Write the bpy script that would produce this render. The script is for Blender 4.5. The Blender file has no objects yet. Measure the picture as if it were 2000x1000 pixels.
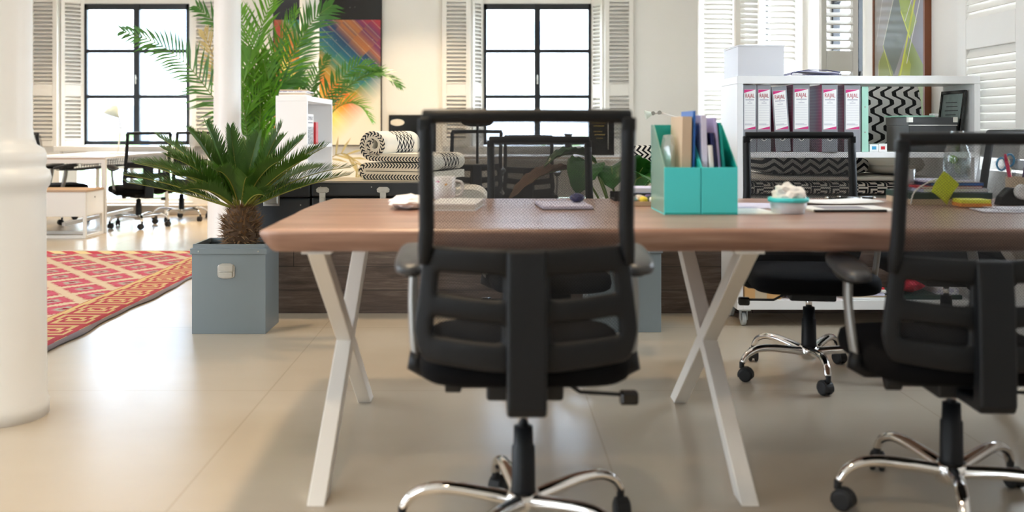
import bpy, bmesh, math, random
from mathutils import Vector, Matrix
R = math.radians
PI = math.pi
scene = bpy.context.scene
C = scene.collection

# ------------------------------------------------------------------ camera
cam_d = bpy.data.cameras.new('camera')
cam_d.lens = 35.0
cam_d.sensor_width = 36.0
cam_d.shift_x = 0.0175
cam_d.shift_y = -0.125
cam_d.clip_start = 0.05
cam_d.clip_end = 200
cam_d.dof.use_dof = True
cam_d.dof.focus_distance = 5.3
cam_d.dof.aperture_fstop = 2.2
cam = bpy.data.objects.new('camera', cam_d)
C.objects.link(cam)
cam.location = (0, 0, 1.018)
cam.rotation_euler = (R(90), 0, 0)
scene.camera = cam

# ------------------------------------------------------------------ daylight outside the windows
world = bpy.data.worlds.new('overcast_sky')
scene.world = world
world.use_nodes = True
_n = world.node_tree.nodes
_bg = _n['Background']
_bg.inputs['Color'].default_value = (0.93, 0.97, 1.0, 1)
_bg.inputs['Strength'].default_value = 18.0
# overcast sky: three times brighter overhead than at the horizon
_tc = _n.new('ShaderNodeTexCoord')
_sp = _n.new('ShaderNodeSeparateXYZ')
_rm = _n.new('ShaderNodeMapRange')
_rm.inputs['To Min'].default_value = 0.34
_rm.inputs['To Max'].default_value = 1.0
_cb = _n.new('ShaderNodeMix')
_cb.data_type = 'RGBA'
_cb.inputs[6].default_value = (0, 0, 0, 1)
_cb.inputs[7].default_value = (0.86, 0.96, 1.08, 1)
_wl = world.node_tree.links
_wl.new(_tc.outputs['Generated'], _sp.inputs[0])
_wl.new(_sp.outputs['Z'], _rm.inputs['Value'])
_wl.new(_rm.outputs[0], _cb.inputs[0])
_wl.new(_cb.outputs[2], _bg.inputs['Color'])
vs = scene.view_settings
vs.view_transform = 'Standard'
vs.look = 'None'
vs.gamma = 1.0
vs.use_curve_mapping = False
vs.exposure = 0.97
cy = scene.cycles
cy.use_denoising = True
cy.max_bounces = 9
cy.diffuse_bounces = 4
cy.glossy_bounces = 4
cy.transmission_bounces = 6
cy.transparent_max_bounces = 24
cy.sample_clamp_indirect = 8.0
cy.caustics_reflective = False
cy.caustics_refractive = False


def portal(loc, rot, sx, sy):
    """guides sampling of the sky through one window opening; gives no light of its own"""
    d = bpy.data.lights.new('window_portal', 'AREA')
    d.shape = 'RECTANGLE'
    d.size = sx
    d.size_y = sy
    d.cycles.is_portal = True
    o = bpy.data.objects.new('window_portal', d)
    C.objects.link(o)
    o.location = loc
    o.rotation_euler = rot
    return o


YB = 11.9          # back wall
XR = 2.54          # right wall
XL = -6.6          # left wall
YF = -2.6          # wall behind the camera
ZC = 3.4           # ceiling
for _x in (-4.4, 0.52):
    portal((_x, 12.36, 1.4), (R(-90), 0, 0), 1.6, 2.5)
for _y in (7.43, 9.6):
    portal((2.93, _y, 1.75), (0, R(90), 0), 1.9, 1.2)
portal((2.93, 4.6, 1.75), (0, R(90), 0), 1.9, 1.4)
for _y in (1.0, 4.6):
    portal((-7.0, _y, 1.75), (0, R(-90), 0), 2.1, 2.2)
portal((-4.3, -3.0, 1.75), (R(90), 0, 0), 1.8, 2.1)


# ------------------------------------------------------------------ small helpers
def hexc(h):
    h = h.lstrip('#')
    o = []
    for i in (0, 2, 4):
        v = int(h[i:i + 2], 16) / 255
        o.append(v / 12.92 if v <= 0.04045 else ((v + 0.055) / 1.055) ** 2.4)
    return (o[0], o[1], o[2], 1.0)


class E:
    """a float socket with arithmetic"""
    def __init__(s, nt, sock):
        s.nt, s.s = nt, sock

    def _op(s, op, *args, clamp=False):
        n = s.nt.nodes.new('ShaderNodeMath')
        n.operation = op
        n.use_clamp = clamp
        for i, a in enumerate((s,) + args):
            if isinstance(a, E):
                s.nt.links.new(a.s, n.inputs[i])
            else:
                n.inputs[i].default_value = a
        return E(s.nt, n.outputs[0])

    def __add__(s, o): return s._op('ADD', o)
    __radd__ = __add__
    def __sub__(s, o): return s._op('SUBTRACT', o)
    def __rsub__(s, o): return (s * -1.0) + o
    def __mul__(s, o): return s._op('MULTIPLY', o)
    __rmul__ = __mul__
    def __truediv__(s, o): return s._op('DIVIDE', o)
    def frac(s): return s._op('FRACT')
    def floor(s): return s._op('FLOOR')
    def abs(s): return s._op('ABSOLUTE')
    def sin(s): return s._op('SINE')
    def lt(s, o): return s._op('LESS_THAN', o)
    def gt(s, o): return s._op('GREATER_THAN', o)
    def mn(s, o): return s._op('MINIMUM', o)
    def mx(s, o): return s._op('MAXIMUM', o)
    def clamp(s): return s._op('ADD', 0.0, clamp=True)
    def tri(s): return (s.frac() - 0.5).abs() * 2.0        # 0..1 triangle wave
    def between(s, a, b): return s.gt(a) * s.lt(b)


class NT:
    """a material's node tree with short-hands"""
    def __init__(s, name):
        s.m = bpy.data.materials.new(name)
        s.m.use_nodes = True
        s.t = s.m.node_tree
        s.N = s.t.nodes
        s.L = s.t.links
        s.b = s.N['Principled BSDF']
        s.out = s.N['Material Output']
        s.tc = s.N.new('ShaderNodeTexCoord')

    def coords(s, kind='Object'):
        sp = s.N.new('ShaderNodeSeparateXYZ')
        s.L.new(s.tc.outputs[kind], sp.inputs[0])
        return tuple(E(s.t, sp.outputs[i]) for i in range(3))

    def noise(s, scale, detail=3, rough=0.5, stretch=(1, 1, 1), kind='Object', dist=0.0):
        mp = s.N.new('ShaderNodeMapping')
        mp.inputs['Scale'].default_value = stretch
        s.L.new(s.tc.outputs[kind], mp.inputs[0])
        n = s.N.new('ShaderNodeTexNoise')
        n.inputs['Scale'].default_value = scale
        n.inputs['Detail'].default_value = detail
        n.inputs['Roughness'].default_value = rough
        n.inputs['Distortion'].default_value = dist
        s.L.new(mp.outputs[0], n.inputs['Vector'])
        return E(s.t, n.outputs['Fac'])

    def mix(s, f, a, b):
        n = s.N.new('ShaderNodeMix')
        n.data_type = 'RGBA'
        for idx, v in ((0, f), (6, a), (7, b)):
            if isinstance(v, E):
                s.L.new(v.s, n.inputs[idx])
            elif hasattr(v, 'is_linked'):
                s.L.new(v, n.inputs[idx])
            else:
                n.inputs[idx].default_value = v
        return n.outputs[2]

    def ramp(s, f, stops, interp='LINEAR'):
        n = s.N.new('ShaderNodeValToRGB')
        n.color_ramp.interpolation = interp
        el = n.color_ramp.elements
        while len(el) < len(stops):
            el.new(0.5)
        for e, (p, c) in zip(el, stops):
            e.position = p
            e.color = c
        s.L.new(f.s, n.inputs[0])
        return n.outputs[0]

    def color(s, sock):
        s.L.new(sock, s.b.inputs['Base Color'])

    def bump(s, h, strength=0.2, dist=0.01):
        n = s.N.new('ShaderNodeBump')
        n.inputs['Strength'].default_value = strength
        n.inputs['Distance'].default_value = dist
        s.L.new(h.s, n.inputs['Height'])
        s.L.new(n.outputs[0], s.b.inputs['Normal'])

    def set(s, **k):
        for a, v in k.items():
            s.b.inputs[a.replace('_', ' ')].default_value = v
        return s


def mat(name, col, rough=0.5, metal=0.0, spec=0.5, var=0.0, vscale=6.0, bump=0.0, bscale=200.0, **kw):
    """a procedural material: base colour with a soft noise variation and a fine bump"""
    t = NT(name)
    c = hexc(col) if isinstance(col, str) else col
    t.b.inputs['Base Color'].default_value = c
    t.b.inputs['Roughness'].default_value = rough
    t.b.inputs['Metallic'].default_value = metal
    t.b.inputs['Specular IOR Level'].default_value = spec
    for a, v in kw.items():
        t.b.inputs[a.replace('_', ' ')].default_value = v
    if var:
        f = t.noise(vscale, 4)
        lo = tuple(x * (1 - var) for x in c[:3]) + (1,)
        hi = tuple(min(1, x * (1 + var)) for x in c[:3]) + (1,)
        t.color(t.mix(f, lo, hi))
    if bump:
        t.bump(t.noise(bscale, 2), bump, 0.002)
    return t.m


class MB:
    """collects shapes and links them as one mesh object"""
    def __init__(s):
        s.bm = bmesh.new()
        s.uv = s.bm.loops.layers.uv.new('UVMap')

    def verts(s, pts, M=None):
        return [s.bm.verts.new(M @ Vector(p) if M else p) for p in pts]

    def face(s, vs, mi=0, uvs=None, smooth=False):
        try:
            f = s.bm.faces.new(vs)
        except ValueError:
            return None
        f.material_index = mi
        f.smooth = smooth
        if uvs:
            for l, u in zip(f.loops, uvs):
                l[s.uv].uv = u
        return f

    def box(s, x0, x1, y0, y1, z0, z1, mi=0, M=None):
        v = s.verts([(x0, y0, z0), (x1, y0, z0), (x1, y1, z0), (x0, y1, z0), (x0, y0, z1), (x1, y0, z1), (x1, y1, z1), (x0, y1, z1)], M)
        for q in ((0, 3, 2, 1), (4, 5, 6, 7), (0, 1, 5, 4), (1, 2, 6, 5), (2, 3, 7, 6), (3, 0, 4, 7)):
            s.face([v[i] for i in q], mi)
        return s

    def cbox(s, c, d, mi=0, M=None):
        return s.box(c[0] - d[0] / 2, c[0] + d[0] / 2, c[1] - d[1] / 2, c[1] + d[1] / 2, c[2] - d[2] / 2, c[2] + d[2] / 2, mi, M)

    def bar(s, p, q, w, h, up=(0, 0, 1), mi=0):
        """a square bar from p to q, w wide across, h along up"""
        p, q = Vector(p), Vector(q)
        d = (q - p).normalized()
        sx = d.cross(Vector(up)).normalized()
        sz = sx.cross(d).normalized()
        M = Matrix((sx, d, sz)).transposed().to_4x4()
        M.translation = p
        return s.box(-w / 2, w / 2, 0, (q - p).length, -h / 2, h / 2, mi, M)

    def tube(s, pts, r, seg=10, mi=0, caps=True, closed=False, flat=1.0, up=None):
        """a tube along pts; r a number or one per point; flat squeezes it along the frame's second axis"""
        P = [Vector(p) for p in pts]
        n = len(P)
        rr = r if isinstance(r, (list, tuple)) else [r] * n
        rings = []
        prev = Vector(up) if up else None
        for i in range(n):
            if closed:
                d = P[(i + 1) % n] - P[i - 1]
            else:
                d = P[min(i + 1, n - 1)] - P[max(i - 1, 0)]
            d.normalize()
            if prev is None:
                prev = Vector((0, 0, 1)) if abs(d.z) < 0.9 else Vector((1, 0, 0))
            a = d.cross(prev)
            if a.length < 1e-5:
                a = d.cross(Vector((0.3, 1, 0.2)))
            a.normalize()
            b = a.cross(d).normalized()
            prev = b
            rings.append([s.bm.verts.new(P[i] + a * (math.cos(2 * PI * k / seg) * rr[i]) + b * (math.sin(2 * PI * k / seg) * rr[i] * flat)) for k in range(seg)])
        m = n if closed else n - 1
        for i in range(m):
            A, B = rings[i], rings[(i + 1) % n]
            for k in range(seg):
                s.face([A[k], A[(k + 1) % seg], B[(k + 1) % seg], B[k]], mi, smooth=True)
        if caps and not closed:
            s.face(rings[0][::-1], mi)
            s.face(rings[-1], mi)
        return s

    def lathe(s, prof, seg=32, c=(0, 0, 0), mi=0, M=None, capb=True, capt=True, smooth=True):
        rings = []
        for r, z in prof:
            rings.append(s.verts([(c[0] + r * math.cos(2 * PI * k / seg), c[1] + r * math.sin(2 * PI * k / seg), c[2] + z) for k in range(seg)], M))
        for A, B in zip(rings, rings[1:]):
            for k in range(seg):
                s.face([A[k], A[(k + 1) % seg], B[(k + 1) % seg], B[k]], mi, smooth=smooth)
        if capb:
            s.face(rings[0][::-1], mi)
        if capt:
            s.face(rings[-1], mi)
        return s

    def prism(s, poly, a, b, axis='y', mi=0, M=None):
        """extrude a 2-D polygon along an axis from a to b"""
        def pt(u, v, w):
            return {'y': (u, w, v), 'z': (u, v, w), 'x': (w, u, v)}[axis]
        A = s.verts([pt(u, v, a) for u, v in poly], M)
        B = s.verts([pt(u, v, b) for u, v in poly], M)
        n = len(poly)
        s.face(A[::-1], mi)
        s.face(B, mi)
        for k in range(n):
            s.face([A[k], A[(k + 1) % n], B[(k + 1) % n], B[k]], mi)
        return s

    def grid(s, fn, nu, nv, mi=0, skip=None, smooth=True, uvs=1.0):
        V = [[s.bm.verts.new(fn(i / nu, j / nv)) for j in range(nv + 1)] for i in range(nu + 1)]
        for i in range(nu):
            for j in range(nv):
                if skip and skip(i, j):
                    continue
                s.face([V[i][j], V[i + 1][j], V[i + 1][j + 1], V[i][j + 1]], mi,
                       [(i / nu * uvs, j / nv), ((i + 1) / nu * uvs, j / nv), ((i + 1) / nu * uvs, (j + 1) / nv), (i / nu * uvs, (j + 1) / nv)], smooth)
        return s

    def pillow(s, c, d, n=4.0, e=0.6, mi=0, seg=32, lat=12, M=None):
        """a soft cushion: superellipse outline (power n), rounded sides (power e)"""
        rings = []
        def sp(v, p):
            return math.copysign(abs(v) ** p, v)
        for j in range(lat + 1):
            ph = -PI / 2 + PI * j / lat
            z = sp(math.sin(ph), e) * d[2] / 2
            k = max(abs(math.cos(ph)) ** e, 0.02)
            rings.append(s.verts([(c[0] + d[0] / 2 * k * sp(math.cos(2 * PI * i / seg), 2 / n), c[1] + d[1] / 2 * k * sp(math.sin(2 * PI * i / seg), 2 / n), c[2] + z) for i in range(seg)], M))
        for A, B in zip(rings, rings[1:]):
            for i in range(seg):
                s.face([A[i], A[(i + 1) % seg], B[(i + 1) % seg], B[i]], mi, smooth=True)
        s.face(rings[0][::-1], mi, smooth=True)
        s.face(rings[-1], mi, smooth=True)
        return s

    def build(s, name, mats, parent=None, bevel=0.0, bseg=2, smooth=False, sub=0, solid=0.0, loc=None, rotz=0.0, weld=False):
        if weld:
            bmesh.ops.remove_doubles(s.bm, verts=s.bm.verts, dist=1e-5)
        bmesh.ops.recalc_face_normals(s.bm, faces=s.bm.faces)
        me = bpy.data.meshes.new(name)
        s.bm.to_mesh(me)
        s.bm.free()
        for m in (mats if isinstance(mats, (list, tuple)) else [mats]):
            me.materials.append(m)
        if smooth:
            for p in me.polygons:
                p.use_smooth = True
        o = bpy.data.objects.new(name, me)
        C.objects.link(o)
        if parent:
            o.parent = parent
        if loc:
            o.location = loc
        if rotz:
            o.rotation_euler = (0, 0, rotz)
        if solid:
            md = o.modifiers.new('thickness', 'SOLIDIFY')
            md.thickness = solid
            md.offset = 0
        if bevel:
            md = o.modifiers.new('rounding', 'BEVEL')
            md.width = bevel
            md.segments = bseg
            md.limit_method = 'ANGLE'
            md.angle_limit = R(35)
            md.harden_normals = False
        if sub:
            md = o.modifiers.new('smooth', 'SUBSURF')
            md.levels = md.render_levels = sub
        return o


def tag(o, label, cat, group=None, kind=None):
    o['label'] = label
    o['category'] = cat
    if group:
        o['group'] = group
    if kind:
        o['kind'] = kind
    return o


def thing(name, label, cat, loc=(0, 0, 0), rotz=0.0, group=None):
    o = bpy.data.objects.new(name, None)
    C.objects.link(o)
    o.empty_display_size = 0.1
    o.location = loc
    o.rotation_euler = (0, 0, rotz)
    return tag(o, label, cat, group)


def struct(o):
    o['kind'] = 'structure'
    return o


def kids(o):
    return [c for c in bpy.data.objects if c.parent == o]


def copy_tree(o, parent=None):
    c = o.copy()
    C.objects.link(c)
    if parent:
        c.parent = parent
    for ch in kids(o):
        copy_tree(ch, c)
    return c


def text_mesh(name, s, size, m, parent, loc, rot, sx=1.0, align='CENTER'):
    cu = bpy.data.curves.new(name, 'FONT')
    cu.body = s
    cu.size = size
    cu.align_x = align
    cu.extrude = 0.0003
    tmp = bpy.data.objects.new(name, cu)
    C.objects.link(tmp)
    dg = bpy.context.evaluated_depsgraph_get()
    dg.update()
    me = bpy.data.meshes.new_from_object(tmp.evaluated_get(dg))
    bpy.data.objects.remove(tmp)
    me.materials.clear()
    me.materials.append(m)
    o = bpy.data.objects.new(name, me)
    C.objects.link(o)
    o.parent = parent
    o.location = loc
    o.rotation_euler = rot
    o.scale = (sx, 1, 1)
    return o


def bez(p0, p1, p2, p3, n):
    p0, p1, p2, p3 = map(Vector, (p0, p1, p2, p3))
    return [p0 * (1 - t) ** 3 + p1 * 3 * t * (1 - t) ** 2 + p2 * 3 * t * t * (1 - t) + p3 * t ** 3 for t in (i / n for i in range(n + 1))]


def smooth_path(pts, n=6):
    """Catmull-Rom through pts"""
    P = [Vector(p) for p in pts]
    out = []
    for i in range(len(P) - 1):
        a, b, c, d = P[max(i - 1, 0)], P[i], P[i + 1], P[min(i + 2, len(P) - 1)]
        for k in range(n):
            t = k / n
            out.append(0.5 * ((2 * b) + (c - a) * t + (2 * a - 5 * b + 4 * c - d) * t * t + (3 * b - a - 3 * c + d) * t ** 3))
    out.append(P[-1])
    return out


# ------------------------------------------------------------------ materials
M = {}
M['white_wall'] = mat('white_wall_paint', '#efece6', 0.6, var=0.02, vscale=2, bump=0.05, bscale=60)
M['column'] = mat('column_paint', '#eeece7', 0.35, var=0.03, vscale=4)
M['ceiling'] = mat('ceiling_paint', '#f2f0ea', 0.8)
M['shutter'] = mat('shutter_paint', '#eeebe4', 0.4, var=0.02)
M['black_frame'] = mat('black_window_metal', '#14181d', 0.35)
M['sill'] = mat('sill_paint', '#eceae6', 0.4)
M['kerb'] = mat('kerb_stone', '#b7aa9b', 0.6, var=0.1, vscale=12)
M['black_plastic'] = mat('black_plastic', '#0f1114', 0.45, spec=0.26, bump=0.06, bscale=500)
M['grey_plastic'] = mat('charcoal_plastic', '#141619', 0.45, spec=0.26, bump=0.06, bscale=500)
M['black_fabric'] = mat('black_seat_fabric', '#0a0a0c', 0.9, spec=0.12, bump=0.25, bscale=700)
M['arm_grey'] = mat('grey_arm_pad', '#3e4044', 0.35)
M['arm_post'] = mat('silver_arm_post', '#8f8c88', 0.35, metal=0.6)
M['chrome'] = mat('chrome', '#e8e6e4', 0.08, metal=1.0)
M['steel'] = mat('brushed_steel', '#b9b6ae', 0.32, metal=1.0, var=0.15, vscale=40)
M['white_metal'] = mat('white_painted_steel', '#e9e4dc', 0.35, var=0.02)
M['white_board'] = mat('white_laminate', '#f1f0ef', 0.3)
M['grey_metal'] = mat('grey_painted_metal', '#7c878c', 0.38, var=0.06, vscale=3)
M['dark_inside'] = mat('dark_inner_metal', '#3a4045', 0.5)
M['trunk_black'] = mat('black_trunk_leatherette', '#26282a', 0.42, var=0.15, vscale=10, bump=0.1, bscale=300)
M['trunk_lid'] = mat('trunk_top_beige_reflection', '#b3a894', 0.3, var=0.1)  # beige reflection on the trunk top, put into the colour
M['soil'] = mat('dark_soil', '#2b2119', 0.95, var=0.4, vscale=60, bump=0.8, bscale=90)
M['cream'] = mat('cream_canvas', '#ddd6c8', 0.85, var=0.04, vscale=8, bump=0.2, bscale=400)
M['paper'] = mat('white_paper', '#f2f1ef', 0.6)
M['lilac_paper'] = mat('pale_lilac_paper', '#d6d3ea', 0.6)
M['lavender'] = mat('lavender_sheet', '#bdb3df', 0.5)
M['navy'] = mat('navy_folder', '#1a2054', 0.5)
M['blue'] = mat('blue_folder', '#2f6fc4', 0.4)
M['brown_env'] = mat('brown_kraft_cover', '#cdb79d', 0.7, var=0.05)
M['teal'] = mat('teal_card', '#4fdfe2', 0.45, bump=0.05, bscale=300)
M['teal_dark'] = mat('teal_folder', '#11a79e', 0.4)
M['mint'] = mat('mint_card', '#a8d8c4', 0.5)
M['red'] = mat('red_cover', '#c9242e', 0.4)
M['crimson'] = mat('crimson_paper', '#d02640', 0.6)
M['orange'] = mat('orange_cloth', '#d9701f', 0.7, var=0.15)
M['cardboard'] = mat('cardboard', '#c79a63', 0.8, var=0.06)
M['tape'] = mat('parcel_tape', '#b8a78c', 0.35)
M['dark_green'] = mat('dark_green_cover', '#1c3a32', 0.5)
M['magenta'] = mat('magenta_ink', '#d2307c', 0.6)
M['rust_ink'] = mat('red_ink', '#b03045', 0.6)
M['grey_ink'] = mat('grey_ink', '#8d8a94', 0.6)
M['light_ink'] = mat('pale_grey_ink', '#c3c1c9', 0.6)
M['binder_grey'] = mat('binder_grey', '#8f9095', 0.5, var=0.04, bump=0.05)
M['black'] = mat('matt_black', '#0c0c0d', 0.6)
M['gloss_black'] = mat('gloss_black', '#08090b', 0.12)
M['gold_ink'] = mat('gold_ink', '#a08438', 0.4)
M['sticky'] = mat('yellow_green_sticky_note', '#d3e01e', 0.6)
M['sticky_y'] = mat('yellow_note_pad', '#e9ea3c', 0.6)
M['sticky_o'] = mat('orange_pad_edge', '#f0953a', 0.6)
M['pink'] = mat('pink_plastic', '#e2305f', 0.35)
M['purple'] = mat('purple_plastic', '#55407a', 0.35)
M['scissor_blue'] = mat('blue_handle', '#3d9fd0', 0.35)
M['yellow_plastic'] = mat('yellow_plastic', '#e3c93b', 0.4)
M['ceramic'] = mat('white_ceramic', '#f3f1ee', 0.15)
M['wood_strip'] = mat('pale_wood_strip', '#b99a7c', 0.5, var=0.1)
M['frame_wood'] = mat('brown_picture_frame', '#7a4323', 0.4, var=0.15)
M['lamp_shade_green'] = mat('pale_green_lamp_enamel', '#dfe9dd', 0.35)
M['tissue'] = mat('white_tissue', '#f4f1ee', 0.9)
M['skirting'] = mat('skirting_paint', '#e6e2da', 0.45)
M['lime_leaf'] = mat('lime_leaf', '#7fb52c', 0.5)
M['brown_leaf'] = mat('brown_dry_leaf', '#6b4a2e', 0.7, var=0.3)
M['caster_grey'] = mat('grey_caster', '#b9bfc0', 0.3)


def glassy(name, col=(1, 1, 1, 1), gloss=0.06, body=0.0, rough=0.03):
    """a clear sheet: transparent with a weak mirror and, with body, a milky diffuse share"""
    t = NT(name)
    tr = t.N.new('ShaderNodeBsdfTransparent')
    tr.inputs[0].default_value = col
    gl = t.N.new('ShaderNodeBsdfGlossy')
    gl.inputs['Roughness'].default_value = rough
    mx = t.N.new('ShaderNodeMixShader')
    lw = t.N.new('ShaderNodeLayerWeight')
    lw.inputs[0].default_value = 0.25
    f = E(t.t, lw.outputs['Facing']) * 0.35 + gloss
    t.L.new(f.s, mx.inputs[0])
    t.L.new(tr.outputs[0], mx.inputs[1])
    t.L.new(gl.outputs[0], mx.inputs[2])
    last = mx
    if body:
        t.b.inputs['Base Color'].default_value = col
        t.b.inputs['Roughness'].default_value = 0.3
        m2 = t.N.new('ShaderNodeMixShader')
        m2.inputs[0].default_value = body
        t.L.new(mx.outputs[0], m2.inputs[1])
        t.L.new(t.b.outputs[0], m2.inputs[2])
        last = m2
    t.L.new(last.outputs[0], t.out.inputs[0])
    return t.m


M['glass'] = glassy('clear_glass', (0.93, 0.96, 0.95, 1), 0.08)
M['water'] = glassy('water', (0.86, 0.9, 0.92, 1), 0.05)
M['milky'] = glassy('milky_plastic', (0.94, 0.94, 0.96, 1), 0.04, 0.55, 0.25)
M['clear_box'] = glassy('clear_plastic', (0.88, 0.89, 0.9, 1), 0.08, 0.2, 0.1)
M['green_clear'] = glassy('pale_green_clear_plastic', (0.62, 0.86, 0.78, 1), 0.08, 0.3, 0.1)


def window_glass():
    t = NT('rain_spotted_window_glass')
    tr = t.N.new('ShaderNodeBsdfTransparent')
    tr.inputs[0].default_value = (0.97, 0.98, 0.98, 1)
    gl = t.N.new('ShaderNodeBsdfGlossy')
    gl.inputs['Roughness'].default_value = 0.02
    df = t.N.new('ShaderNodeBsdfDiffuse')
    df.inputs[0].default_value = (0.6, 0.63, 0.68, 1)
    m1 = t.N.new('ShaderNodeMixShader')
    m1.inputs[0].default_value = 0.05
    t.L.new(tr.outputs[0], m1.inputs[1])
    t.L.new(gl.outputs[0], m1.inputs[2])
    sp = (t.noise(70, 2) - 0.58) * 4.0
    f = sp.clamp() * 0.35
    m2 = t.N.new('ShaderNodeMixShader')
    t.L.new(f.s, m2.inputs[0])
    t.L.new(m1.outputs[0], m2.inputs[1])
    t.L.new(df.outputs[0], m2.inputs[2])
    t.L.new(m2.outputs[0], t.out.inputs[0])
    return t.m


M['window_glass'] = window_glass()


def chair_mesh():
    t = NT('black_chair_mesh')
    x, y, z = t.coords('Object')
    p = 0.0075
    a = ((x + z) / p * PI).sin().abs()
    b = ((x - z) / p * PI).sin().abs()
    hole = (a * b).gt(0.40)
    t.set(Base_Color=hexc('#1c1d20'), Roughness=0.6)
    tr = t.N.new('ShaderNodeBsdfTransparent')
    mx = t.N.new('ShaderNodeMixShader')
    t.L.new(hole.s, mx.inputs[0])
    t.L.new(t.b.outputs[0], mx.inputs[1])
    t.L.new(tr.outputs[0], mx.inputs[2])
    t.L.new(mx.outputs[0], t.out.inputs[0])
    return t.m


M['mesh'] = chair_mesh()


def leaf_mat(name, c1, c2, transl=0.35, rough=0.4):
    t = NT(name)
    f = t.noise(9, 2)
    col = t.mix(f, hexc(c1), hexc(c2))
    t.color(col)
    t.set(Roughness=rough)
    tl = t.N.new('ShaderNodeBsdfTranslucent')
    t.L.new(col, tl.inputs[0])
    mx = t.N.new('ShaderNodeMixShader')
    mx.inputs[0].default_value = transl
    t.L.new(t.b.outputs[0], mx.inputs[1])
    t.L.new(tl.outputs[0], mx.inputs[2])
    t.L.new(mx.outputs[0], t.out.inputs[0])
    return t.m


M['cycas'] = leaf_mat('dark_cycad_leaf', '#335a17', '#577f28', 0.2, 0.45)
M['areca'] = leaf_mat('areca_leaf', '#4d8a20', '#82b836', 0.45, 0.4)
M['areca_dry'] = leaf_mat('dry_palm_leaf', '#b9a36a', '#d6c592', 0.35, 0.6)
M['areca_dark'] = leaf_mat('dark_palm_leaf', '#376b2a', '#5f9044', 0.3, 0.4)
M['stem'] = mat('green_palm_stem', '#6f8a3a', 0.5, var=0.25, vscale=20)
M['rachis'] = mat('yellow_green_rachis', '#8a8a34', 0.5)
M['dry_stem'] = mat('dry_rachis', '#a08a4a', 0.6)
M['broad_leaf'] = leaf_mat('broad_glossy_leaf', '#1d4d1c', '#3f8230', 0.25, 0.3)
M['bark'] = mat('cycad_bark', '#5d4632', 0.95, var=0.4, vscale=40)
M['bark_tip'] = mat('cycad_scale_tip', '#8a6a48', 0.9, var=0.3, vscale=30)


def floor_mat():
    t = NT('beige_screed_floor')
    x, y, z = t.coords('Object')
    f1 = t.noise(0.7, 4, 0.6)
    f2 = t.noise(6, 5, 0.6, (0.5, 1.3, 1))
    base = t.mix(f1, hexc('#b5a691'), hexc('#c3b7a6'))
    base = t.mix(f2 * 0.22, base, hexc('#a49580'))
    # wide tile joints
    jx = ((x - 0.35) / 1.22).tri().gt(0.9945)
    jy = ((y - 0.2) / 1.22).tri().gt(0.9945)
    j = jx.mx(jy)
    t.color(t.mix(j * 0.22, base, hexc('#7d6b55')))
    t.set(Roughness=0.262, Specular_IOR_Level=0.85)
    h = t.noise(55, 2, 0.5, (0.6, 1.3, 1))
    t.bump(h, 0.035, 0.004)
    return t.m


M['floor'] = floor_mat()


def wood_top():
    t = NT('walnut_table_top')
    g = t.noise(3.2, 6, 0.6, (0.5, 7, 7), dist=0.8)
    g2 = t.noise(26, 4, 0.6, (0.25, 6, 6))
    col = t.ramp(g, [(0.3, hexc('#8a6757')), (0.5, hexc('#ab8573')), (0.7, hexc('#c6a594'))])
    col = t.mix(g2 * 0.4, col, hexc('#6f5143'))
    t.color(col)
    t.set(Roughness=0.3)
    t.bump(g2, 0.06, 0.002)
    return t.m


M['walnut'] = wood_top()


def plank_wood():
    t = NT('dark_grey_brown_planks')
    x, y, z = t.coords('Object')
    row = (z / 0.128).floor()
    xx = x / 0.92 + row * 0.37
    idn = (row * 3.7 + xx.floor() * 7.3).sin() * 43.7
    idn = idn.frac()
    g = t.noise(5, 6, 0.65, (0.8, 9, 9), dist=0.6)
    col = t.ramp(g, [(0.3, hexc('#3b3029')), (0.52, hexc('#63544a')), (0.72, hexc('#85766a'))])
    col = t.mix(idn * 0.5, col, hexc('#4a3c33'))
    gap = (z / 0.128).tri().gt(0.975).mx(xx.tri().gt(0.996))
    t.color(t.mix(gap, col, hexc('#1c1613')))
    t.set(Roughness=0.55)
    return t.m


M['planks'] = plank_wood()


def spiral(u, v, w=0.1):
    """square spiral mask in a unit cell"""
    du, dv = u - 0.5, v - 0.5
    ring = du.abs().mx(dv.abs())
    ring2 = du.abs().mx((dv + w / 1.0).abs())
    side = du.gt(0.0)
    r = ring * (1.0 - side) + ring2 * side
    return (r / (2 * w)).frac().gt(0.5)


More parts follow.
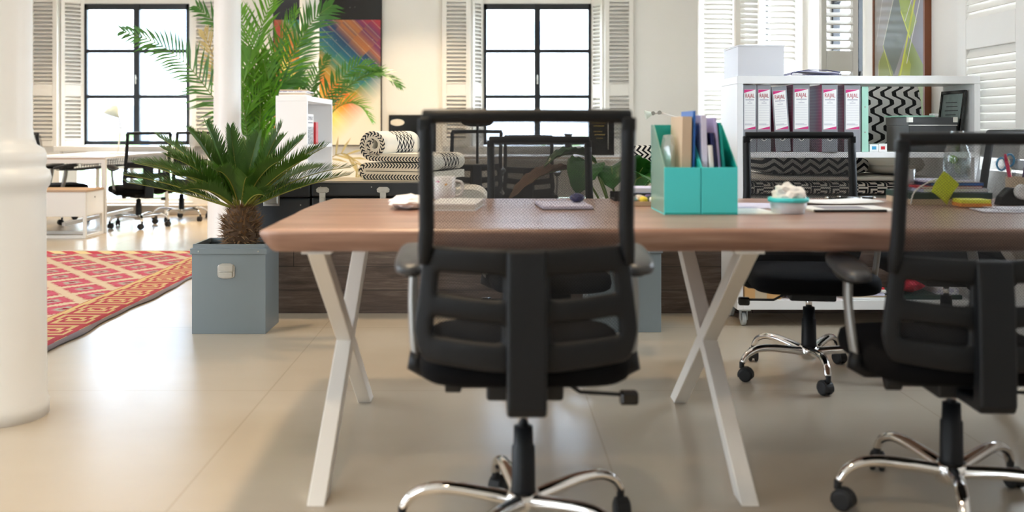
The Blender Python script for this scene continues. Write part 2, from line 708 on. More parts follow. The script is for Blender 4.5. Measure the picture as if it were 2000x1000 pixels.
def rug_mat():
    t = NT('red_kilim_rug')
    x, y, z = t.coords('Object')      # origin: far right corner, x negative to the left, y negative towards the camera
    ex = x * -1.0
    ey = y * -1.0
    n = t.noise(30, 3, 0.7, (1, 4, 1))
    jag = ((n - 0.5) * 0.10)
    # field: diamond lattice with stepped edges
    yy = ((ey * 40.0).floor() / 40.0) + jag * 0.3
    xx = ex + jag
    a = ((xx * 1.0 + yy * 0.75) / 0.36).tri()
    b = ((xx * 1.0 - yy * 0.75) / 0.36).tri()
    lat = a.mx(b)
    core = a.mn(b)
    red = t.mix(t.noise(14, 3), hexc('#b03f57'), hexc('#c86877'))
    fld = t.mix(lat.gt(0.74), red, hexc('#cdb79b'))
    fld = t.mix((a.mx(b)).lt(0.34), fld, hexc('#a6a795'))
    fld = t.mix((a.mx(b)).lt(0.16), fld, hexc('#8d1f3a'))
    fld = t.mix(lat.between(0.70, 0.76), fld, hexc('#9c1f35'))
    # border with square spirals
    u = (ey / 0.28).frac()
    v = (ex - 0.065) / 0.235
    sp = spiral(u, v, 0.105)
    bd = t.mix(sp, hexc('#a84850'), hexc('#c4a878'))
    bd = t.mix(ex.between(0.04, 0.065), bd, hexc('#a84850'))
    bd = t.mix(ex.between(0.30, 0.325), bd, hexc('#cdb27a'))
    bd = t.mix(ex.lt(0.035), bd, hexc('#8b8489'))
    col = t.mix(ex.lt(0.335), fld, bd)
    # far end border
    u2 = (ex / 0.2).frac()
    e2 = t.mix((u2 + ey * 4.0).tri().gt(0.5), hexc('#c24450'), hexc('#e6cf9a'))
    e2 = t.mix(ey.lt(0.04), e2, hexc('#ddd2bd'))
    col = t.mix(ey.lt(0.2), col, e2)
    t.color(col)
    t.set(Roughness=0.95, Specular_IOR_Level=0.1)
    t.bump(t.noise(220, 2), 0.4, 0.003)
    return t.m


M['rug'] = rug_mat()


def zigzag(name, su, sv, band=None, bg='#e6dfd0', fg='#17171b', kind='UV'):
    """black chevrons on cream; band = (v0, v1) keeps the chevrons to part of the width"""
    t = NT(name)
    u, v, w = t.coords(kind)
    ph = u / sv + (v / su).tri() * 0.9
    m = ph.frac().lt(0.47)
    if band:
        m = m * v.between(*band)
    t.color(t.mix(m, hexc(bg), hexc(fg)))
    t.set(Roughness=0.9, Specular_IOR_Level=0.1)
    t.bump(t.noise(400, 2), 0.2, 0.002)
    return t.m


def link_pattern():
    t = NT('black_and_white_link_print')
    x, y, z = t.coords('Object')
    sq = ((y / 0.10) * 2 * PI).sin() * 1.35
    sq = sq.mx(-1.0).mn(1.0)
    ph = x / 0.066 + sq * 0.36
    m = (ph.frac() - 0.5).abs().lt(0.31)
    col = t.mix(m, hexc('#0e0e10'), hexc('#d8d8d6'))
    t.color(col)
    t.set(Roughness=0.85)
    return t.m


def key_pattern():
    t = NT('black_and_cream_key_print')
    x, y, z = t.coords('Object')
    u = (x / 0.105).frac()
    v = (z + 0.5) / 0.085
    t.color(t.mix(spiral(u, v.frac(), 0.12), hexc('#d9d2c4'), hexc('#121214')))
    t.set(Roughness=0.9)
    return t.m


M['link_print'] = link_pattern()
M['key_print'] = key_pattern()
M['zig_mattress'] = zigzag('zigzag_mattress_cloth', 0.05, 0.036, (0.17, 0.40))
M['zig_edge'] = zigzag('herringbone_edge_cloth', 0.03, 0.02, None, '#d8c8ac', '#17171b')
M['zig_bolster'] = zigzag('zigzag_bolster_cloth', 0.06, 0.04, None, '#d9d6d0', '#17171b', 'Generated')


def zig_obj(name, su, sv, bg, fg):
    t = NT(name)
    x, y, z = t.coords('Object')
    m = (z / sv + (x / su).tri() * 0.9).frac().lt(0.47)
    t.color(t.mix(m, hexc(bg), hexc(fg)))
    t.set(Roughness=0.9, Specular_IOR_Level=0.1)
    return t.m


M['zig_dark'] = zig_obj('black_grey_zigzag_cloth', 0.10, 0.040, '#98948d', '#131316')
M['zig_light'] = zig_obj('black_white_zigzag_cloth', 0.05, 0.033, '#e4e0d8', '#131316')


def maroon_side():
    t = NT('maroon_binder_board')
    x, y, z = t.coords('Object')
    d = ((y / 0.016).tri() * (z / 0.016).tri()).gt(0.62)
    t.color(t.mix(d, hexc('#8c2650'), hexc('#b56a7c')))
    t.set(Roughness=0.5)
    return t.m


M['maroon'] = maroon_side()


def art_bands():
    t = NT('abstract_diagonal_colour_painting')
    x, y, z = t.coords('Object')       # x 0..1.15, z 0..2.1
    blk = (((x - z) * 3.1).floor() * 12.9898 + ((x + z) * 5.3).floor() * 4.1).sin() * 43.5
    blk = blk.frac() - 0.5
    tt = (x + z + blk * 0.16) / 3.0
    st = [(0.0, '#2f7a4a'), (0.05, '#8a7a34'), (0.11, '#d06a24'), (0.17, '#ee9a2a'), (0.24, '#f4d53a'), (0.33, '#f6e27a'), (0.40, '#f0a63c'),
          (0.46, '#e2762c'), (0.52, '#b9963e'), (0.57, '#4f8f78'), (0.63, '#2d6f86'), (0.70, '#2c4a72'), (0.76, '#c07a44'), (0.82, '#7a3a66'), (0.88, '#c23a44'), (0.95, '#7c3f86')]
    col = t.ramp(tt, [(p, hexc(c)) for p, c in st])
    q = ((x + z) / 0.115).frac().lt(0.08)
    col = t.mix(q * 0.35, col, hexc('#f6e8c0'))
    pale = ((x - z * 0.9 - 0.42) * 3.0).clamp() * z.lt(0.85)
    col = t.mix(pale, col, hexc('#f3ead9'))
    left = x.lt(0.1) * z.gt(0.6)
    col = t.mix(left * 0.75, col, hexc('#a02a24'))
    sp = t.noise(26, 4, 0.7)
    spl = sp.gt(0.66) * ((z - 0.95).clamp()).gt(0.0)
    col = t.mix(spl * 0.8, col, hexc('#f2e6cf'))
    dark = z.gt(1.49)
    top = t.mix((t.noise(38, 3, 0.6).gt(0.72)) * z.lt(1.72), hexc('#15110f'), hexc('#e9e4dc'))
    t.color(t.mix(dark, col, top))
    t.set(Roughness=0.35)
    return t.m


def art_diamonds():
    t = NT('grey_painting_with_green_diamonds')
    x, y, z = t.coords('Object')       # y 0..0.8 along the wall (near to far), z height
    u, v = y / 0.8, z

    def convex(pts):
        m = None
        for (ax, ay), (bx, by) in zip(pts, pts[1:] + pts[:1]):
            e = ((u - ax) * (by - ay) - (v - ay) * (bx - ax)).gt(0.0)
            m = e if m is None else m * e
        return m

    def line(ax, ay, bx, by, w):
        L = math.hypot(bx - ax, by - ay)
        d = (((u - ax) * (by - ay) - (v - ay) * (bx - ax)) / L).abs().lt(w)
        s = ((u - ax) * (bx - ax) + (v - ay) * (by - ay)) / (L * L)
        return d * s.between(0.0, 1.0)
    col = t.mix(u, hexc('#a29d95'), hexc('#85838e'))
    shapes = [([(0.10, 0.57), (0.22, 0.66), (0.40, 0.52), (0.38, 0.20), (0.12, 0.20)], '#8f9a48'),
              ([(0.72, 0.70), (1.0, 0.49), (1.0, 0.20), (0.55, 0.20), (0.64, 0.62)], '#83983a'),
              ([(0.20, 0.69), (0.47, 1.05), (0.70, 0.75), (0.42, 0.49)], '#66716a'),
              ([(0.45, 1.10), (0.58, 1.10), (0.84, 0.79), (0.72, 0.70), (0.55, 0.88)], '#9cb23e'),
              ([(0.64, 0.62), (0.74, 0.54), (0.66, 0.30), (0.45, 0.44)], '#a7b23c'),
              ([(0.30, 1.40), (0.55, 1.70), (0.80, 1.40), (0.55, 1.12)], '#8aa043')]
    for pts, c in shapes:
        col = t.mix(convex(pts) * 0.9, col, hexc(c))
    for q, c in (((0.84, 0.98, 0.50, 0.42, 0.014), '#c9cf3a'), ((0.98, 1.05, 0.66, 0.55, 0.006), '#d8d8cc'), ((0.47, 1.05, 0.20, 0.69, 0.006), '#c9c9b8'), ((0.20, 0.69, 0.42, 0.42, 0.005), '#c5cd66'),
                 ((0.92, 1.1, 0.62, 0.80, 0.005), '#d8d8cc'), ((0.22, 1.05, 0.05, 0.70, 0.005), '#c4c2b8'), ((0.12, 0.60, 0.10, 0.42, 0.004), '#d4d8a0'), ((0.55, 0.88, 0.72, 0.70, 0.007), '#d2dc58')):
        col = t.mix(line(*q), col, hexc(c))
    t.color(col)
    t.set(Roughness=0.35)
    return t.m


M['art_bands'] = art_bands()
M['art_diamonds'] = art_diamonds()


def book_photo():
    t = NT('black_and_white_spine_photo')
    n = t.noise(90, 3, 0.7)
    t.color(t.mix(n.gt(0.52), hexc('#161616'), hexc('#c9c7c2')))
    t.set(Roughness=0.4)
    return t.m


M['book_photo'] = book_photo()


def floral_mug():
    t = NT('white_mug_glaze_with_flowers')
    n = t.noise(26, 2)
    n2 = t.noise(31, 2, stretch=(1, 1.3, 0.8))
    c = t.mix(n.gt(0.66), hexc('#f3f1ee'), hexc('#e87aa8'))
    c = t.mix(n2.gt(0.69), c, hexc('#e8b05a'))
    t.color(c)
    t.set(Roughness=0.15)
    return t.m


M['mug'] = floral_mug()


def printed(name, base, ink, sc=0.012):
    t = NT(name)
    x, y, z = t.coords('Object')
    w = t.noise(60, 2, stretch=(1, 0.2, 1))
    ln = (y / sc).tri().gt(0.55) * w.gt(0.47)
    t.color(t.mix(ln * 0.7, hexc(base), hexc(ink)))
    t.set(Roughness=0.55)
    return t.m


M['printed'] = printed('printed_sheet', '#efeef2', '#a9a5c4')
M['certificate'] = mat('certificate_print', '#8d9a97', 0.25, var=0.2, vscale=30)

# ------------------------------------------------------------------ the room
fl = MB().box(XL, XR + 0.3, YF, YB + 0.02, -0.05, 0).build('floor', M['floor'])
struct(fl)
struct(MB().box(XL - 0.4, XR + 0.45, YF - 0.4, YB + 0.45, ZC, ZC + 0.1).build('ceiling', M['ceiling']))

WT = 0.45   # wall thickness
CX = [(-5.2, -3.6), (-0.275, 1.316)]    # openings in the back wall
b = MB()
edges = [XL - 0.4, -5.2, -3.6, -0.275, 1.316, XR + 0.45]
for i in (0, 2, 4):
    b.box(edges[i], edges[i + 1], YB, YB + WT, 0, ZC)
for x0, x1 in CX:
    b.box(x0, x1, YB, YB + WT, 2.62, ZC)
    b.box(x0, x1, YB + 0.1, YB + WT, 0.56, 0.74)
    b.box(x0, x1, YB + 0.02, YB + WT, 0.0, 0.13)
struct(b.build('wall_back', M['white_wall'], weld=False))
# right wall with three windows
RW = [(3.95, 5.28), (6.86, 8.0), (9.15, 10.08)]
b = MB()
ys = [YF - 0.4] + [v for w in RW for v in w] + [YB]
for i in range(0, len(ys), 2):
    b.box(XR, XR + WT, ys[i], ys[i + 1], 0, ZC)
for y0, y1 in RW:
    b.box(XR, XR + WT, y0, y1, 2.65, ZC)
    b.box(XR, XR + WT, y0, y1, 0, 0.8)
struct(b.build('wall_right', M['white_wall']))
LW = [(-0.1, 2.1), (3.5, 5.7)]
b = MB()
ys = [YF - 0.4] + [v for w in LW for v in w] + [YB]
for i in range(0, len(ys), 2):
    b.box(XL - 0.4, XL, ys[i], ys[i + 1], 0, ZC)
for y0, y1 in LW:
    b.box(XL - 0.4, XL, y0, y1, 2.8, ZC)
    b.box(XL - 0.4, XL, y0, y1, 0, 0.7)
struct(b.build('wall_left', M['white_wall']))
FW = [(-5.2, -3.4)]
b = MB()
xs = [XL] + [v for w in FW for v in w] + [XR]
for i in range(0, len(xs), 2):
    b.box(xs[i], xs[i + 1], YF - 0.4, YF, 0, ZC)
for x0, x1 in FW:
    b.box(x0, x1, YF - 0.4, YF, 2.8, ZC)
    b.box(x0, x1, YF - 0.4, YF, 0, 0.7)
struct(b.build('wall_front', M['white_wall']))
# skirting and kerb along the back wall
for x0, x1, n in ((XL, -5.2, 'left'), (-3.6, -0.275, 'center'), (1.316, XR, 'right')):
    struct(MB().box(x0, x1, YB - 0.02, YB, 0, 0.1).build('baseboard_back_' + n, M['skirting'], bevel=0.004))
struct(MB().box(-5.25, -3.3, 11.66, YB - 0.021, 0, 0.11).build('trim_kerb', M['kerb'], bevel=0.006))


def back_window(n, x0, x1):
    """black six-pane window with a low pane under its sill"""
    yw = YB + 0.2
    z0, z1 = 0.813, 2.524
    xm = (x0 + x1) / 2
    f = MB()
    f.box(x0, x0 + 0.034, yw - 0.03, yw + 0.03, z0, z1)
    f.box(x1 - 0.034, x1, yw - 0.03, yw + 0.03, z0, z1)
    f.box(x0, x1, yw - 0.03, yw + 0.03, z0, z0 + 0.05)
    f.box(x0, x1, yw - 0.03, yw + 0.03, z1 - 0.07, z1)
    f.box(xm - 0.036, xm + 0.036, yw - 0.036, yw + 0.03, z0, z1)
    for z in (1.398, 1.951):
        f.box(x0, x1, yw - 0.026, yw + 0.026, z - 0.022, z + 0.022)
    w = struct(f.build('window_%d' % n, M['black_frame'], bevel=0.003))
    MB().box(x0 + 0.03, x1 - 0.03, yw - 0.003, yw + 0.003, z0 + 0.04, z1 - 0.04).build('pane', M['window_glass'], w)
    h = MB()
    h.bar((xm, yw - 0.036, 1.62), (xm, yw - 0.06, 1.62), 0.016, 0.03)
    h.tube([(xm, yw - 0.06, 1.66), (xm, yw - 0.062, 1.55)], 0.007, 8)
    h.build('window_handle', M['steel'], w)
    # white side and head linings from the black frame to the wall opening
    o0, o1 = [c for c in CX if c[0] < x0 < c[1]][0]
    l = MB()
    l.box(o0, x0, yw - 0.02, yw + 0.05, 0.80, 2.62)
    l.box(x1, o1, yw - 0.02, yw + 0.05, 0.80, 2.62)
    l.box(x0, x1, yw - 0.02, yw + 0.05, z1, 2.62)
    l.build('lining', M['shutter'], w, bevel=0.003)
    MB().box(o0 - 0.04, o1 + 0.04, YB - 0.07, yw + 0.05, 0.74, 0.80).build('sill', M['sill'], w, bevel=0.006)
    # low glazed panel
    lo = MB()
    lo.box(o0, o0 + 0.14, yw - 0.02, yw + 0.05, 0.13, 0.56)
    lo.box(o1 - 0.14, o1, yw - 0.02, yw + 0.05, 0.13, 0.56)
    lo.box(o0 + 0.14, o1 - 0.14, yw - 0.02, yw + 0.05, 0.13, 0.17)
    lo.box(o0 + 0.14, o1 - 0.14, yw - 0.02, yw + 0.05, 0.52, 0.56)
    lo.box((o0 + o1) / 2 - 0.02, (o0 + o1) / 2 + 0.02, yw - 0.02, yw + 0.05, 0.17, 0.52)
    lo.build('low_frame', M['shutter'], w, bevel=0.003)
    MB().box(o0 + 0.14, o1 - 0.14, yw + 0.01, yw + 0.016, 0.17, 0.52).build('low_pane', M['window_glass'], w)
    return w


back_window(1, -4.97, -3.70)
back_window(2, -0.125, 1.176)


def side_window(n, xw, y0, y1, m, z0=0.8, z1=2.65, nrow=3, sgn=1):
    """a window in a wall that runs along the view"""
    ym = (y0 + y1) / 2
    f = MB()
    f.box(xw - 0.03, xw + 0.03, y0, y0 + 0.04, z0, z1)
    f.box(xw - 0.03, xw + 0.03, y1 - 0.04, y1, z0, z1)
    f.box(xw - 0.03, xw + 0.03, y0, y1, z0, z0 + 0.05)
    f.box(xw - 0.03, xw + 0.03, y0, y1, z1 - 0.06, z1)
    f.box(xw - 0.034, xw + 0.03, ym - 0.035, ym + 0.035, z0, z1)
    for k in range(1, nrow):
        z = z0 + (z1 - z0) * k / nrow
        f.box(xw - 0.026, xw + 0.026, y0, y1, z - 0.022, z + 0.022)
    w = struct(f.build('window_%d' % n, m, bevel=0.003))
    MB().box(xw - 0.003, xw + 0.003, y0 + 0.03, y1 - 0.03, z0 + 0.04, z1 - 0.05).build('pane', M['window_glass'], w)
    return w


for i, (y0, y1) in enumerate(RW):
    side_window(3 + i, XR + 0.2, y0, y1, M['black_frame'])
for i, (y0, y1) in enumerate(LW):
    side_window(6 + i, XL - 0.2, y0, y1, M['black_frame'], 0.7, 2.8)
for i, (x0, x1) in enumerate(FW):
    f = MB()
    for xx in (x0 + 0.02, (x0 + x1) / 2, x1 - 0.02):
        f.box(xx - 0.025, xx + 0.025, YF - 0.23, YF - 0.17, 0.7, 2.8)
    for zz in (0.725, 1.4, 2.1, 2.775):
        f.box(x0, x1, YF - 0.225, YF - 0.175, zz - 0.025, zz + 0.025)
    w = struct(f.build('window_%d' % (9 + i), M['black_frame']))
    MB().box(x0 + 0.03, x1 - 0.03, YF - 0.203, YF - 0.197, 0.74, 2.76).build('pane', M['window_glass'], w)


# ------------------------------------------------------------------ louvred shutters
def shutter(label, loc, rotz, w=0.34, z0=0.80, z1=2.62, rail=(1.40, 1.54), tilt=38, stile=0.055, pitch=0.046, flip=1, group=None):
    """a louvred leaf: local x across, y thickness, hinged at the origin"""
    t = thing('window_shutter', label, 'shutter', loc, rotz, group)
    th = 0.036
    f = MB()
    f.box(0, stile, -th / 2, th / 2, z0, z1)
    f.box(w - stile, w, -th / 2, th / 2, z0, z1)
    f.box(stile, w - stile, -th / 2, th / 2, z0, z0 + 0.07)
    f.box(stile, w - stile, -th / 2, th / 2, z1 - 0.1, z1)
    f.box(stile, w - stile, -th / 2, th / 2, rail[0], rail[1])
    f.build('shutter_frame', M['shutter'], t, bevel=0.004)
    for a, c in ((z0 + 0.07, rail[0]), (rail[1], z1 - 0.1)):
        s = MB()
        n = max(2, int((c - a) / pitch))
        for k in range(n):
            z = a + (c - a) * (k + 0.5) / n
            Mx = Matrix.Translation((0, 0, z)) @ Matrix.Rotation(R(tilt * flip), 4, 'X')
            s.box(stile - 0.004, w - stile + 0.004, -0.029, 0.029, -0.0045, 0.0045, 0, Mx)
        s.build('louvers', M['shutter'], t)
    return t


SG = 'white louvred shutters at the windows'
# back wall, window far left
shutter('white louvred shutter leaf flat on wall, farthest left of all beside the left window', (-5.545, YB - 0.03, 0), 0, 0.34, group=SG)
_a = math.atan2(0.175, 0.225)
shutter('white louvred shutter folded into the left reveal of the left window', (-5.19, YB + 0.025, 0), _a, 0.27, stile=0.045, group=SG)
shutter('white louvred shutter leaf flat on wall between left window and white column', (-3.6, YB - 0.03, 0), 0, 0.36, group=SG)
# back wall, centre window
shutter('white louvred shutter leaf flat on wall just left of the middle window', (-0.62, YB - 0.03, 0), 0, 0.34, group=SG)
shutter('white louvred shutter folded into the left reveal of the middle window', (-0.265, YB + 0.025, 0), math.atan2(0.165, 0.12), 0.2, stile=0.035, group=SG)
shutter('white louvred shutter folded into the right reveal of the middle window', (1.306, YB + 0.025, 0), PI - math.atan2(0.165, 0.115), 0.2, stile=0.035, group=SG)
shutter('white louvred shutter leaf flat on wall just right of the middle window', (1.32, YB - 0.03, 0), 0, 0.34, group=SG)
# right wall: leaves folded out into the room
shutter('white louvred shutter standing out from right wall, farthest one in the corner', (2.07, 10.1, 0), 0, 0.4, pitch=0.048, flip=1, group=SG)
shutter('narrow cream shaded shutter leaf between the two white ones above the plastic box', (2.17, 8.98, 0), R(18), 0.30, stile=0.05, group=SG)
shutter('white louvred shutter standing out from right wall behind the clear plastic box', (2.13, 8.03, 0), 0, 0.35, group=SG)
shutter('beige shaded louvred shutter standing out just left of the green diamond painting', (2.2, 6.72, 0), R(10), 0.27, tilt=30, pitch=0.052, stile=0.04, group=SG)
shutter('big bright white louvred shutter on right wall beyond the end of the white shelf', (XR - 0.03, 5.36, 0), R(-90), 0.7, z0=0.87, rail=(1.43, 1.59), pitch=0.04, stile=0.1, tilt=66, flip=1, group=SG)


# ------------------------------------------------------------------ columns
def column(label, x, y, r=0.108):
    b = MB()
    k = r / 0.105
    b.lathe([(0.158 * k, 0), (0.158 * k, 0.05), (0.152 * k, 0.07), (0.148 * k, 0.77), (0.150 * k, 0.80), (0.160 * k, 0.815), (0.166 * k, 0.84), (0.160 * k, 0.865), (0.148 * k, 0.875),
             (0.146 * k, 0.885), (0.150 * k, 0.90), (0.150 * k, 0.925), (0.142 * k, 0.945), (0.118 * k, 0.96), (0.110 * k, 0.985), (0.105 * k, 1.02), (0.103 * k, 3.0), (0.12 * k, 3.3), (0.15 * k, ZC)], 64)
    o = b.build('column', M['column'])
    o.location = (x, y, 0)
    tag(o, label, 'column', 'white round columns', 'structure')
    return o


column('thick white round column with ringed base at the left edge of the room front', -1.75, 3.52)
column('white round column behind the sago palm', -2.245, 8.38, 0.112)
column('thin white round column in front of the colourful painting', -2.04, 11.0, 0.108)


# ------------------------------------------------------------------ office chairs
def yb(z):
    """lean of the backrest at height z"""
    return -0.232 - 0.02 * (z - 0.45) - 0.16 * max(0, z - 0.62) ** 1.3


def hw(z):
    return 0.222 + 0.026 * max(0, min(1, (0.72 - z) / 0.2))


def make_chair(label, loc, rotz, h=0.0, base=0.0, group='black mesh-back office chairs', headrest=False):
    t = thing('office_chair', label, 'chair', loc, rotz, group)
    T = Matrix.Translation((0, 0, h))
    # backrest: posts and top bar
    f = MB()
    side = [(-hw(z), yb(z) + 0.012, z + h) for z in (0.655, 0.69, 0.74, 0.82, 0.90, 0.965)]
    rp = [0.012, 0.018, 0.0185, 0.018, 0.0175, 0.0175]
    f.tube(side, rp, 8, up=(1, 0, 0))
    f.tube([(-p[0], p[1], p[2]) for p in side], rp, 8, up=(1, 0, 0))
    zt = 0.985 + h
    bm_ = []
    for k in range(13):
        u = -1 + k / 6
        bm_.append((u * 0.229, yb(0.985) + 0.01 + 0.012 * u * u, zt + 0.002 * (1 - u * u)))
    f.tube(bm_, 0.0165, 8, up=(0, 0, 1))
    for s_ in (-1, 1):
        f.cbox((s_ * 0.2225, yb(0.975) + 0.016, 0.968 + h), (0.030, 0.032, 0.03))
    f.build('back_frame', M['black_plastic'], t, bevel=0.004, smooth=True)
    # lower plate with four slots
    cols = [-1, -0.93, -0.83, -0.78, -0.5, -0.29, -0.24, 0.24, 0.29, 0.5, 0.78, 0.83, 0.93, 1]
    rows = [0.435, 0.462, 0.503, 0.509, 0.537, 0.543, 0.600, 0.606, 0.634, 0.640, 0.672, 0.70]
    def plate(i, j):
        u, z = cols[i], rows[j]
        zz = z - 0.022 * (1 - u * u) * (1 if z < 0.62 else 0.35)
        ed = 1.0 if j > 1 else (0.90 if j == 0 else 0.97)
        return (u * (hw(z) + 0.003) * ed, yb(z) + 0.036 * abs(u) ** 2.2 - 0.004, zz + h)
    p = MB()
    V = [[p.bm.verts.new(plate(i, j)) for j in range(len(rows))] for i in range(len(cols))]
    for i in range(len(cols) - 1):
        for j in range(len(rows) - 1):
            c = (cols[i] + cols[i + 1]) / 2
            if 0.24 < abs(c) < 0.83 and (2 <= j <= 4 or 6 <= j <= 8):
                continue
            p.face([V[i][j], V[i + 1][j], V[i + 1][j + 1], V[i][j + 1]], smooth=True)
    p.build('lumbar_panel', M['grey_plastic'], t, solid=0.024, sub=2, smooth=True)
    # mesh
    g = MB()
    def mesh_pt(a, b_):
        u = a * 2 - 1
        z = 0.47 + b_ * 0.505
        return (u * (hw(z) - 0.012), yb(z) + 0.022 + 0.03 * u * u, z + h)
    g.grid(mesh_pt, 12, 16)
    g.build('mesh_panel', M['mesh'], t, smooth=True)
    # spine
    s = MB()
    pts = [(-0.262, 0.69), (-0.275, 0.60), (-0.283, 0.45), (-0.285, 0.345), (-0.275, 0.325), (-0.10, 0.325), (-0.10, 0.35), (-0.235, 0.355), (-0.245, 0.45), (-0.238, 0.60), (-0.235, 0.69)]
    s.prism(pts, -0.044, 0.044, 'x', 0, T)
    s.build('spine', M['grey_plastic'], t, bevel=0.008, bseg=3, smooth=False)
    # seat and mechanism
    MB().pillow((0, 0.025, 0.408 + h), (0.50, 0.49, 0.098), 5.5, 0.55).build('seat', M['black_fabric'], t)
    m = MB()
    m.box(-0.09, 0.09, -0.14, 0.11, 0.325, 0.372, 0, T)
    m.box(-0.2, 0.2, -0.05, 0.03, 0.355, 0.37, 0, T)
    m.build('mechanism', M['black'], t, bevel=0.008)
    l = MB()
    l.tube([Vector(q) + Vector((0, 0, h)) for q in ((0.06, 0.02, 0.345), (0.10, 0.01, 0.335), (0.14, 0.0, 0.310), (0.24, -0.01, 0.307))], 0.005, 8)
    lv = l.build('lever', M['black'], t)
    MB().cbox((0.258, -0.012, 0.300 + h), (0.046, 0.03, 0.034)).build('paddle', M['gloss_black'], lv, bevel=0.007)
    kb = MB()
    kb.tube([(-0.08, -0.05, 0.345 + h), (-0.15, -0.05, 0.345 + h), (-0.152, -0.05, 0.345 + h)], [0.012, 0.012, 0.022], 12)
    kb.tube([(-0.152, -0.05, 0.345 + h), (-0.19, -0.05, 0.345 + h)], 0.022, 16)
    kb.build('tension_knob', M['black'], t, bevel=0.003)
    # armrests
    for sx in (-1, 1):
        Mp = Matrix.Translation((sx * 0.272, 0.0, 0.640 + h)) @ Matrix.Rotation(R(7), 4, 'X')
        pd = MB().pillow((0, 0, 0), (0.080, 0.25, 0.040), 3.2, 0.7, M=Mp).build('armrest', M['arm_grey'], t)
        a = MB()
        path = smooth_path([(sx * 0.268, 0.01, 0.63 + h), (sx * 0.272, 0.0, 0.55 + h), (sx * 0.268, -0.02, 0.46 + h), (sx * 0.260, -0.03, 0.395 + h)], 5)
        a.tube(path, 0.021, 10, flat=0.55, up=(sx, 0, 0))
        a.build('arm_post', M['arm_post'], pd, smooth=True)
        br = MB()
        br.tube([(sx * 0.255, -0.03, 0.415 + h), (sx * 0.262, -0.03, 0.385 + h), (sx * 0.235, -0.03, 0.368 + h), (sx * 0.16, -0.02, 0.362 + h)], [0.022, 0.024, 0.018, 0.014], 10)
        br.build('arm_bracket', M['black_plastic'], pd, smooth=True)
        MB().pillow((0, 0.01, -0.022), (0.054, 0.15, 0.03), 3.0, 0.7, M=Mp).build('pad_base', M['black_plastic'], pd)
    if headrest:
        hd = MB()
        hd.tube([(0, yb(0.96) - 0.01, 0.70 + h), (0, yb(0.98) - 0.012, 0.985 + h), (0, yb(1.0) - 0.02, 1.06 + h)], 0.012, 8)
        hr = hd.build('headrest', M['black_plastic'], t)
        MB().pillow((0, yb(1.0) - 0.005, 1.085 + h), (0.29, 0.05, 0.11), 3.5, 0.7).build('head_pad', M['black_fabric'], hr)
    # gas lift
    gl = MB()
    gl.lathe([(0.034, 0.118), (0.030, 0.135), (0.0285, 0.236), (0.0245, 0.24), (0.0235, 0.285), (0.0, 0.286)], 24, capt=False)
    gs = gl.build('gas_lift', M['black_plastic'], t)
    MB().lathe([(0.0125, 0.28), (0.0125, 0.33 + h)], 20).build('piston', M['chrome'], gs)
    # star base
    hb = MB()
    hb.lathe([(0.030, 0.072), (0.040, 0.078), (0.043, 0.10), (0.043, 0.118), (0.036, 0.128)], 28)
    hub = hb.build('base_hub', M['chrome'], t)
    for k in range(5):
        A = R(base) + k * 2 * PI / 5 - rotz
        Mr = Matrix.Rotation(A, 4, 'Z')
        lg = MB()
        path = smooth_path([(0.028, 0, 0.105), (0.10, 0, 0.117), (0.18, 0, 0.127), (0.235, 0, 0.124), (0.278, 0, 0.104), (0.300, 0, 0.074)], 5)
        path = [Mr @ q for q in path]
        n = len(path)
        lg.tube(path, [0.0215 - 0.008 * i / (n - 1) for i in range(n)], 12, flat=0.85)
        lg.build('base_leg', M['chrome'], t, smooth=True)
        # caster: twin wheels under a hood, swivelled its own way
        sw = A + (1.1, 2.4, -0.7, 0.5, 1.9)[k]
        Mc = Matrix.Translation(Mr @ Vector((0.302, 0, 0))) @ Matrix.Rotation(sw, 4, 'Z') @ Matrix.Translation((-0.016, 0, 0))
        cs = MB()
        for sy in (-1, 1):
            Mw = Mc @ Matrix.Translation((0, sy * 0.013, 0.0275)) @ Matrix.Rotation(R(90), 4, 'X')
            cs.lathe([(0.020, -0.0085), (0.0265, -0.006), (0.0275, 0), (0.0265, 0.006), (0.020, 0.0085)], 20, M=Mw)
        Mh = Mc @ Matrix.Translation((0, 0, 0.0275)) @ Matrix.Rotation(R(90), 4, 'X')
        arc = [(0.031 * math.cos(R(a)), 0.031 * math.sin(R(a))) for a in range(-20, 201, 20)]
        cs.prism(arc, -0.017, 0.017, 'z', 0, Mh)
        cs.lathe([(0.010, 0.052), (0.010, 0.078)], 12, c=(0.016, 0, 0), M=Mc)
        cs.build('caster', M['black'], t, bevel=0.002)
    return t


chair_front = make_chair('black mesh office chair nearest the camera, back turned, at the middle of the table', (0.072, 2.45, 0), 0.0, 0.058, 31)
chair_right = make_chair('black mesh office chair in front of the table, cut off by the right picture edge', (1.222, 2.66, 0), R(-3), 0.006, 35)
chair_rear = make_chair('black mesh office chair behind the table, facing it, in front of the row of binders', (1.29, 4.08, 0), R(171.5), 0.0, 50)
make_chair('black mesh office chair behind the table seen through the mesh of the nearest chair', (0.225, 4.25, 0), R(184), -0.022, 18)
make_chair('black mesh office chair behind the table end beside the water bottle, seen side-on', (1.98, 4.36, 0), R(84), 0.01, 10)
GL = 'black mesh-back office chairs'
make_chair('black mesh office chair right of the far left desk, nearer of two', (-3.66, 10.25, 0), R(42), -0.02, 8, GL)
make_chair('black mesh office chair right of the far left desk, nearer the window', (-3.46, 11.02, 0), R(50), -0.02, 40, GL)
make_chair('black mesh office chair half hidden by the thick column, left side of the far desk', (-4.69, 10.72, 0), R(-52), -0.03, 12, GL)
make_chair('black mesh office chair tucked at the desk under the middle window, back turned', (0.345, 9.72, 0), R(-4), -0.05, 22, GL)
make_chair('black office chair with a headrest below the middle window', (-0.21, 9.15, 0), R(12), 0.0, 50, GL, True)


